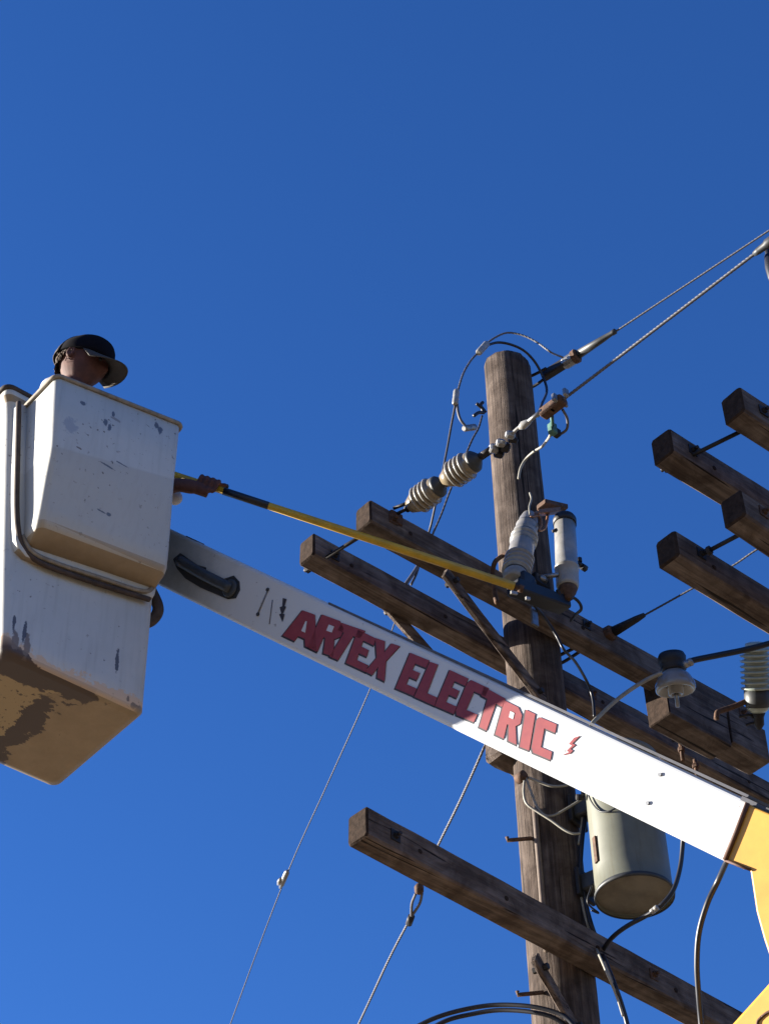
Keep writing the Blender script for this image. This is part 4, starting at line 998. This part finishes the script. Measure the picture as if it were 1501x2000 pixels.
mb = MB(); mb.box(oc(1078, 990, .36), (nrm(oc(1110, 1003)-oc(1046, 988)), NN, Z), (.075, .028, .014), cham=.004, nseg=3); mb.build('contact_hood', M['rust'], cut)
mb = MB(); mb.tube([oc(1036, 1010), oc(1052, 1008), oc(1056, 1024), oc(1052, 1036), oc(1064, 1030), oc(1070, 1002)], .006, seg=8); mb.build('contact_spring', M['copper'], cut)
mb = MB(); mb.tube([oc(1034, 1004), oc(1033, 990), oc(1037, 975), oc(1034, 962)], .0045, seg=6); mb.build('lead_tail', M['palewire'], cut)
mb = MB(); mb.box(oc(1052, 1165, .38), (nrm(oc(1112, 1188)-oc(1000, 1146)), NN, Z), (.150, .035, .028), cham=.006, nseg=3, jit=.002); mb.build('hinge_bracket', M['black'], cut)
mb = MB(); mb.box(oc(1022, 1140, .38), (AA, NN, Z), (.04, .035, .035), cham=.01, jit=.003, nseg=2); mb.build('hinge_casting', M['black'], cut)
mb = MB(); mb.box(oc(1050, 1142, .35), (AA, NN, Z), (.045, .03, .03), cham=.008, jit=.003, nseg=2); mb.build('hinge_casting', M['darkmetal'], cut)
for (x, y, l) in ((1003, 1158, .018), (1030, 1169, .012)):
    mb = MB(); mb.box(oc(x, y, .44), (nrm(oc(x+10, y+2)-oc(x, y)), NN, Z), (l, .004, .007)); mb.build('bracket_tag', M['white'], cut)
mb = MB(); mb.tube([PP(992, 1080, .30), PP(980, 1086, .27), PP(966, 1098, .25), PP(962, 1120, .22), PP(966, 1160, .22), PP(970, 1178, .23)], .010, seg=6); mb.build('mounting_strap', M['rust'], cut)
mb = MB(); mb.box(PP(1043, 1205, .225), (Z, AA, NN), (.045, .016, .005)); mb.build('mounting_plate', M['galv'], cut)
arr = thing('fuse_tube', 'upright white tube with black end caps right of the pole', 'fuse tube', PP(1107, 1155, .42))
a, b = PP(1108, 1150, .42), PP(1102, 1022, .42); d = nrm(b-a); L = np.linalg.norm(b-a)
mb = MB(); mb.lathe(a, d, [(0, .040), (.05*L, .046), (.28*L, .047), (.285*L, .050), (.31*L, .050), (.315*L, .046), (.55*L, .0455), (.98*L, .044)], seg=28); mb.build('tube_shell', M['white'], arr)
mb = MB(); mb.lathe(b-d*.012, d, [(0, .048), (.03, .049), (.042, .044), (.05, .020)], seg=24); mb.build('top_cap', M['black'], arr)
mb = MB(); mb.lathe(a+d*.01, -d, [(0, .040), (.03, .034), (.05, .018), (.07, .012)], seg=20); mb.build('bottom_cap', M['rust'], arr)
mb = MB(); mb.tube([PP(1126, 1100, .42), PP(1137, 1106, .42)], .011, seg=8, smooth_pts=False); mb.lathe(PP(1131, 1098, .42), Z, [(0, .012), (.02, .012)], seg=6); mb.lathe(PP(1138, 1108, .42), AA, [(-.01, .015), (.015, .015)], seg=6); mb.build('terminal_stud', M['black'], arr)
mb = MB(); mb.tube([PP(1055, 1128, .36), PP(1090, 1122, .42)], .010, seg=8, smooth_pts=False); mb.lathe(PP(1052, 1127, .38), AA, [(0, .010), (.02, .016), (.04, .012)], seg=8); mb.build('side_bracket', M['galv'], arr)
mb = MB(); mb.tube([PP(1078, 1038, .40), PP(1092, 1032, .42)], .007, seg=6, smooth_pts=False); mb.build('top_bracket', M['darkmetal'], arr)
for x in (1092, 1112):
    mb = MB(); mb.tube([PP(x-4, 1152, .42), PP(x+2, 1172, .40)], .008, seg=6, smooth_pts=False); mb.build('foot_stud', M['darkmetal'], arr)
wire('lead_wire', [PP(1108, 1168, .42), PP(1120, 1168, .42), PP(1131, 1178, .42), PP(1134, 1190, .41), PP(1124, 1200, .36), PP(1114, 1212, .26)], .0065, 'cable', 'short black lead hooking from the white tube down to the crossarm')
wire('lead_wire', [PP(1040, 1180, .25), PP(1062, 1205, .225), PP(1085, 1240, .223), PP(1100, 1268, .24), PP(1122, 1292, .2), PP(1142, 1325, .12), PP(1153, 1350, .1), PP(1158, 1372, .1), PP(1160, 1400, .1)], .0062, 'cable', 'black lead running down over the near crossarm towards the boom')
# pin insulator and its leads
pin = thing('pin_insulator', 'single white bell-shaped pin insulator with a dark tie band on top', 'insulator', PH(1322, 1372, z1+.02))
pb_ = P(1321, 1368, 8.28); PZ = nrm(Z - dirs(5)*.30)
mb = MB(); mb.lathe(pb_, PZ, [(-.03, .0), (-.028, .009), (.07, .009)], seg=10); mb.build('pin', M['galv'], pin)
mb = MB(); mb.lathe(pb_+PZ*.018, PZ, [(.030, .014), (.006, .020), (.006, .030), (.045, .033), (.050, .052), (.022, .072), (.024, .080), (.034, .083), (.055, .081), (.085, .066), (.100, .052), (.106, .046)], seg=32, cap=False); mb.build('porcelain_skirt', M['porcelain'], pin)
mb = MB(); mb.lathe(pb_+PZ*.122, PZ, [(0, .046), (.010, .054), (.026, .048), (.040, .056), (.066, .058), (.080, .052), (.088, .03), (.090, .002)], seg=28); mb.build('tie_band', M['black'], pin)
dpt = 8.25
wire('tie_cable', [P(1338, 1298, dpt), P(1352, 1290, dpt), P(1400, 1280, dpt+.03), P(1450, 1270, dpt+.05), P(1490, 1260, dpt+.05), P(1600, 1230, dpt+.1)], .0125, 'cable', 'thick black cable from the bell insulator to the right edge', 'cable')
sleeve(P(1334, 1299, dpt), P(1352, 1291, dpt), .017, 'galvanised clip on the thick black cable beside the bell insulator', 'galv')
wire('lead_wire', [P(1292, 1314, dpt), P(1265, 1326, dpt), P(1232, 1346, dpt-.05), P(1200, 1370, dpt-.1), P(1172, 1396, dpt-.15), P(1152, 1418, dpt-.2), P(1140, 1450, dpt-.2)], .0085, 'palewire', 'pale curved lead from the bell insulator down behind the boom')
# arrester at the right edge
ar = thing('lightning_arrester', 'ribbed white arrester at the right edge on a bent bracket', 'lightning arrester', P(1482, 1400, 8.5))
a, b = P(1480, 1392, 8.5), P(1474, 1256, 8.5); d = nrm(b-a); L = np.linalg.norm(b-a); prof = [(0, .03), (.05*L, .046), (.1*L, .05), (.30*L, .052)]
for k in range(8):
    c = .33+.078*k; prof += [(c*L, .050), ((c+.012)*L, .066), ((c+.035)*L, .069), ((c+.048)*L, .052)]
prof += [(.96*L, .045), (1.0*L, .042), (1.02*L, .02)]
mb = MB(); mb.lathe(a, d, prof, seg=28); mb.build('ribbed_body', M['greenwhite'], ar)
mb = MB(); mb.lathe(a+d*.08*L, d, [(0, .051), (.02, .056), (.24*L, .057), (.25*L, .052)], seg=24); mb.build('dark_collar', M['hose'], ar)
mb = MB(); mb.lathe(a+d*.01, -d, [(0, .034), (.03, .022), (.06, .022), (.08, .010)], seg=12); mb.build('bottom_stud', M['darkmetal'], ar)
mb = MB(); mb.tube([P(1460, 1368, 8.5), P(1432, 1380, 8.48), P(1408, 1388, 8.46), P(1400, 1392, 8.44), P(1398, 1404, 8.42)], .012, seg=8); mb.build('bracket', M['rust'], ar)
mb = MB(); mb.tube([P(1442, 1400, 8.5), P(1462, 1396, 8.5), P(1470, 1402, 8.5)], .006, seg=6); mb.tube([P(1455, 1416, 8.5), P(1470, 1412, 8.5), P(1480, 1420, 8.5)], .006, seg=6); mb.build('bracket_wire', M['darkmetal'], ar)

# ============================================================ TRANSFORMER
tz0 = None
tb = P(1239, 1752, 7.46)
tf = thing('pole_transformer', 'pale green-grey drum transformer hung on the right of the pole under the boom', 'transformer', tb)
TR_ = .143; TH_ = .58
mb = MB(); mb.lathe(tb, Z, [(.004, TR_-.004), (0, TR_), (.012, TR_+.002), (.016, TR_-.002), (.10, TR_-.002), (TH_, TR_-.004)], seg=56, cap=False); mb.build('tank', M['transf'], tf)
mb = MB(); mb.lathe(tb+Z*.016, Z, [(0, TR_-.004), (.002, TR_-.004)], seg=56); mb.build('tank_bottom', M['transf_bottom'], tf)
mb = MB(); mb.lathe(tb, Z, [(.0, TR_-.002), (-.004, TR_+.003), (.010, TR_+.005), (.018, TR_+.001)], seg=56, cap=False); mb.build('bottom_rim', M['hose'], tf)
mb = MB(); mb.lathe(tb+Z*TH_, Z, [(0, TR_-.004), (.0, TR_+.008), (.03, TR_+.008), (.06, TR_*.8), (.08, .03), (.082, 0.001)], seg=56); mb.build('lid', M['transf'], tf)
pdir = nrm(np.array([PX[0]-tb[0], PX[1]-tb[1], 0])); pside = np.cross(Z, pdir)
gap = np.linalg.norm((np.array([PX[0], PX[1], 0])-np.array([tb[0], tb[1], 0]))) - TR_ - .12
for zz in (.13, .46):
    mb = MB(); c = tb + pdir*(TR_+gap/2) + Z*zz; mb.box(c, (pdir, pside, Z), (gap/2+.02, .035, .035), cham=.006, nseg=2); mb.build('hanger_bracket', M['hose'], tf)
    mb = MB(); c = tb + pdir*(TR_+gap*.8) + Z*zz; mb.box(c, (Z, pside, pdir), (.06, .055, .008), cham=.003); mb.build('hanger_plate', M['darkmetal'], tf)
_t = M['transf'].node_tree; _b = _t.nodes['Principled BSDF']; _src = _b.inputs['Base Color'].links[0].from_socket
_tc = _t.nodes.new('ShaderNodeTexCoord'); _mp = _t.nodes.new('ShaderNodeMapping'); _mp.inputs['Scale'].default_value = (16, 16, 1.6); _t.links.new(_tc.outputs['Object'], _mp.inputs['Vector'])
_nz = _t.nodes.new('ShaderNodeTexNoise'); _nz.inputs['Scale'].default_value = 1.8; _nz.inputs['Detail'].default_value = 8; _nz.inputs['Roughness'].default_value = .7; _t.links.new(_mp.outputs[0], _nz.inputs['Vector'])
_mr = _t.nodes.new('ShaderNodeMapRange'); _mr.inputs[1].default_value = .52; _mr.inputs[2].default_value = .72; _mr.inputs[4].default_value = .55; _t.links.new(_nz.outputs['Fac'], _mr.inputs[0])
_mx = _t.nodes.new('ShaderNodeMix'); _mx.data_type = 'RGBA'; _mx.inputs[7].default_value = (.075, .060, .035, 1); _t.links.new(_mr.outputs[0], _mx.inputs[0]); _t.links.new(_src, _mx.inputs[6]); _t.links.new(_mx.outputs[2], _b.inputs['Base Color'])
fd = nrm(np.array([CAM[0]-tb[0], CAM[1]-tb[1], 0])); 
def ont(degl, z, ex=.0):   # point on the drum, degrees to the left of the side facing the camera
    a = math.radians(degl); d = fd*math.cos(a) - np.cross(Z, fd)*math.sin(a); return tb + d*(TR_+ex) + Z*z, d
c, d = ont(58, .17, .001); mb = MB(); mb.box(c, (Z, np.cross(Z, d), d), (.055, .010, .004)); mb.build('name_plate', M['rust'], tf)
c, d = ont(78, .44, .006); mb = MB(); mb.lathe(c, d, [(0, .012), (.03, .012)], seg=8); mb.build('ground_lug', M['darkmetal'], tf)
wire('lead_wire', [ont(62, .50, .012)[0], ont(58, .42, .008)[0], ont(50, .36, .006)[0], ont(38, .31, .006)[0], ont(24, .29, .006)[0], ont(12, .295, .006)[0]], .0035, 'hose', 'thin wire looped across the lit side of the transformer')
wire('lead_wire', [ont(80, .05, .01)[0], ont(86, -.01, .03)[0], P(1168, 1783, 7.46), P(1154, 1778, 7.44)], .0035, 'cable', 'thin dark tail under the left of the transformer rim')
def W_(pts, d): return [P(x, y, d if not isinstance(d, (list, tuple)) else d[i]) for i, (x, y) in enumerate(pts)]
wire('black_cable', [P(1334, 1600, 7.3), P(1332, 1650, 7.28), P(1327, 1695, 7.24), P(1314, 1738, 7.19), P(1290, 1768, 7.17), P(1262, 1788, 7.2), P(1225, 1808, 7.25), P(1198, 1828, 7.3), P(1180, 1850, 7.35), P(1168, 1880, 7.4)], .0085, 'cable', 'black cable sweeping under the transformer drum to the lowest crossarm', 'cable')
sleeve(P(1284, 1771, 7.16), P(1270, 1782, 7.17), .0102, 'small white marker on the cable under the transformer', 'white', 'cable_marker')
# cables down the right edge of the pole
VN = dirs(5.0)
def PQ(x, y, off): return PL(x, y, PX - VN*off, VN)
def rp(x, y, ex=.02):
    return PQ(x, y, .09)
def rp_old(x, y):      # just in front of the pole's right edge
    z = PP(x, y, .0)[2]; return P(x, y, float((PP(x, y, .0)-CAM) @ FW) - .10)
wire('black_cable', [rp(1141, 1540), rp(1142, 1590), rp(1136, 1640), rp(1133, 1700), rp(1140, 1750), rp(1152, 1800), rp(1170, 1850), P(1196, 1915, 7.05), P(1214, 1965, 7.0), P(1228, 2020, 6.95), P(1250, 2150, 6.8)], .0088, 'cable', 'black cable hugging the right edge of the pole down over the lowest crossarm', 'cable')
wire('pale_cable', [rp(1136, 1545), rp(1136, 1600), rp(1129, 1650)], .005, 'palewire', 'short pale cable along the upper right edge of the pole below the boom', 'cable')
wire('pale_cable', [rp(1131, 1735), rp(1142, 1790), rp(1158, 1840), P(1178, 1885, 7.05), P(1203, 1945, 7.0), P(1216, 1985, 6.97)], .005, 'palewire', 'pale cable beside the black one crossing the lowest crossarm', 'cable')
# pale loops in front of the shaded side of the pole
def lp_(x, y): return PQ(x, y, .15)
wire('loop_wire', [lp_(1032, 1519), lp_(1052, 1527), lp_(1075, 1535), lp_(1100, 1535), lp_(1122, 1528)], .0055, 'palewire', 'uppermost pale wire loop on the pole under the boom')
wire('loop_wire', [lp_(1026, 1518), lp_(1036, 1545), lp_(1048, 1575), lp_(1063, 1592), lp_(1082, 1592), lp_(1108, 1578), lp_(1134, 1562)], .005, 'palewire', 'middle pale wire loop dipping and rising to the transformer side')
wire('loop_wire', [lp_(1024, 1520), lp_(1022, 1548), lp_(1028, 1570), lp_(1050, 1586), lp_(1075, 1602), lp_(1100, 1620), lp_(1118, 1628), lp_(1132, 1628)], .005, 'palewire', 'lowest pale wire loop on the pole beside the transformer')
mb = MB(); mb.lathe(lp_(1020, 1516), NN, [(-.03, .02), (.01, .022), (.015, .01)], seg=10); tag(mb.build('wire_bolt', M['rust']), 'rusty bolt on the pole where the pale loops start', 'bolt')
# hydraulic hose from the elbow, and thick bundle at the bottom
hz_ = lambda x, y, d: P(x, y, d)
wire('hydraulic_hose', [onface(1420, 1678, -.02), P(1402, 1718, 5.75), P(1380, 1765, 5.75), P(1364, 1822, 5.75), P(1360, 1882, 5.75), P(1363, 1940, 5.75), P(1369, 2010, 5.75), P(1380, 2140, 5.7)], .0085, 'cable', 'black hose hanging from the yellow elbow to the bottom edge', 'hose')
wire('black_cable', [P(800, 2012, 7.2), P(850, 1988, 7.2), P(905, 1972, 7.2), P(965, 1963, 7.18), P(1030, 1965, 7.12), P(1078, 1975, 7.08), P(1108, 1990, 7.05), P(1140, 2030, 7.0)], .0085, 'cable', 'upper of two black cables arching across the bottom edge', 'cable')
wire('black_cable', [P(820, 2022, 7.25), P(870, 1994, 7.25), P(920, 1981, 7.25), P(975, 1973, 7.22), P(1040, 1977, 7.15), P(1085, 1990, 7.1), P(1120, 2020, 7.05)], .0085, 'cable', 'lower of two black cables arching across the bottom edge', 'cable')
mb = MB(); mb.tube([J(1012, 935, .13), J(1016, 915, .15), J(1026, 897, .18), J(1042, 882, .24), J(1058, 872, .3), J(1069, 858, .36), H(1074, 850)], .006, seg=8); tag(mb.build('lead_wire', M['palewire']), 'pale lead curling from the boxy clamp onto the pole face', 'wire')
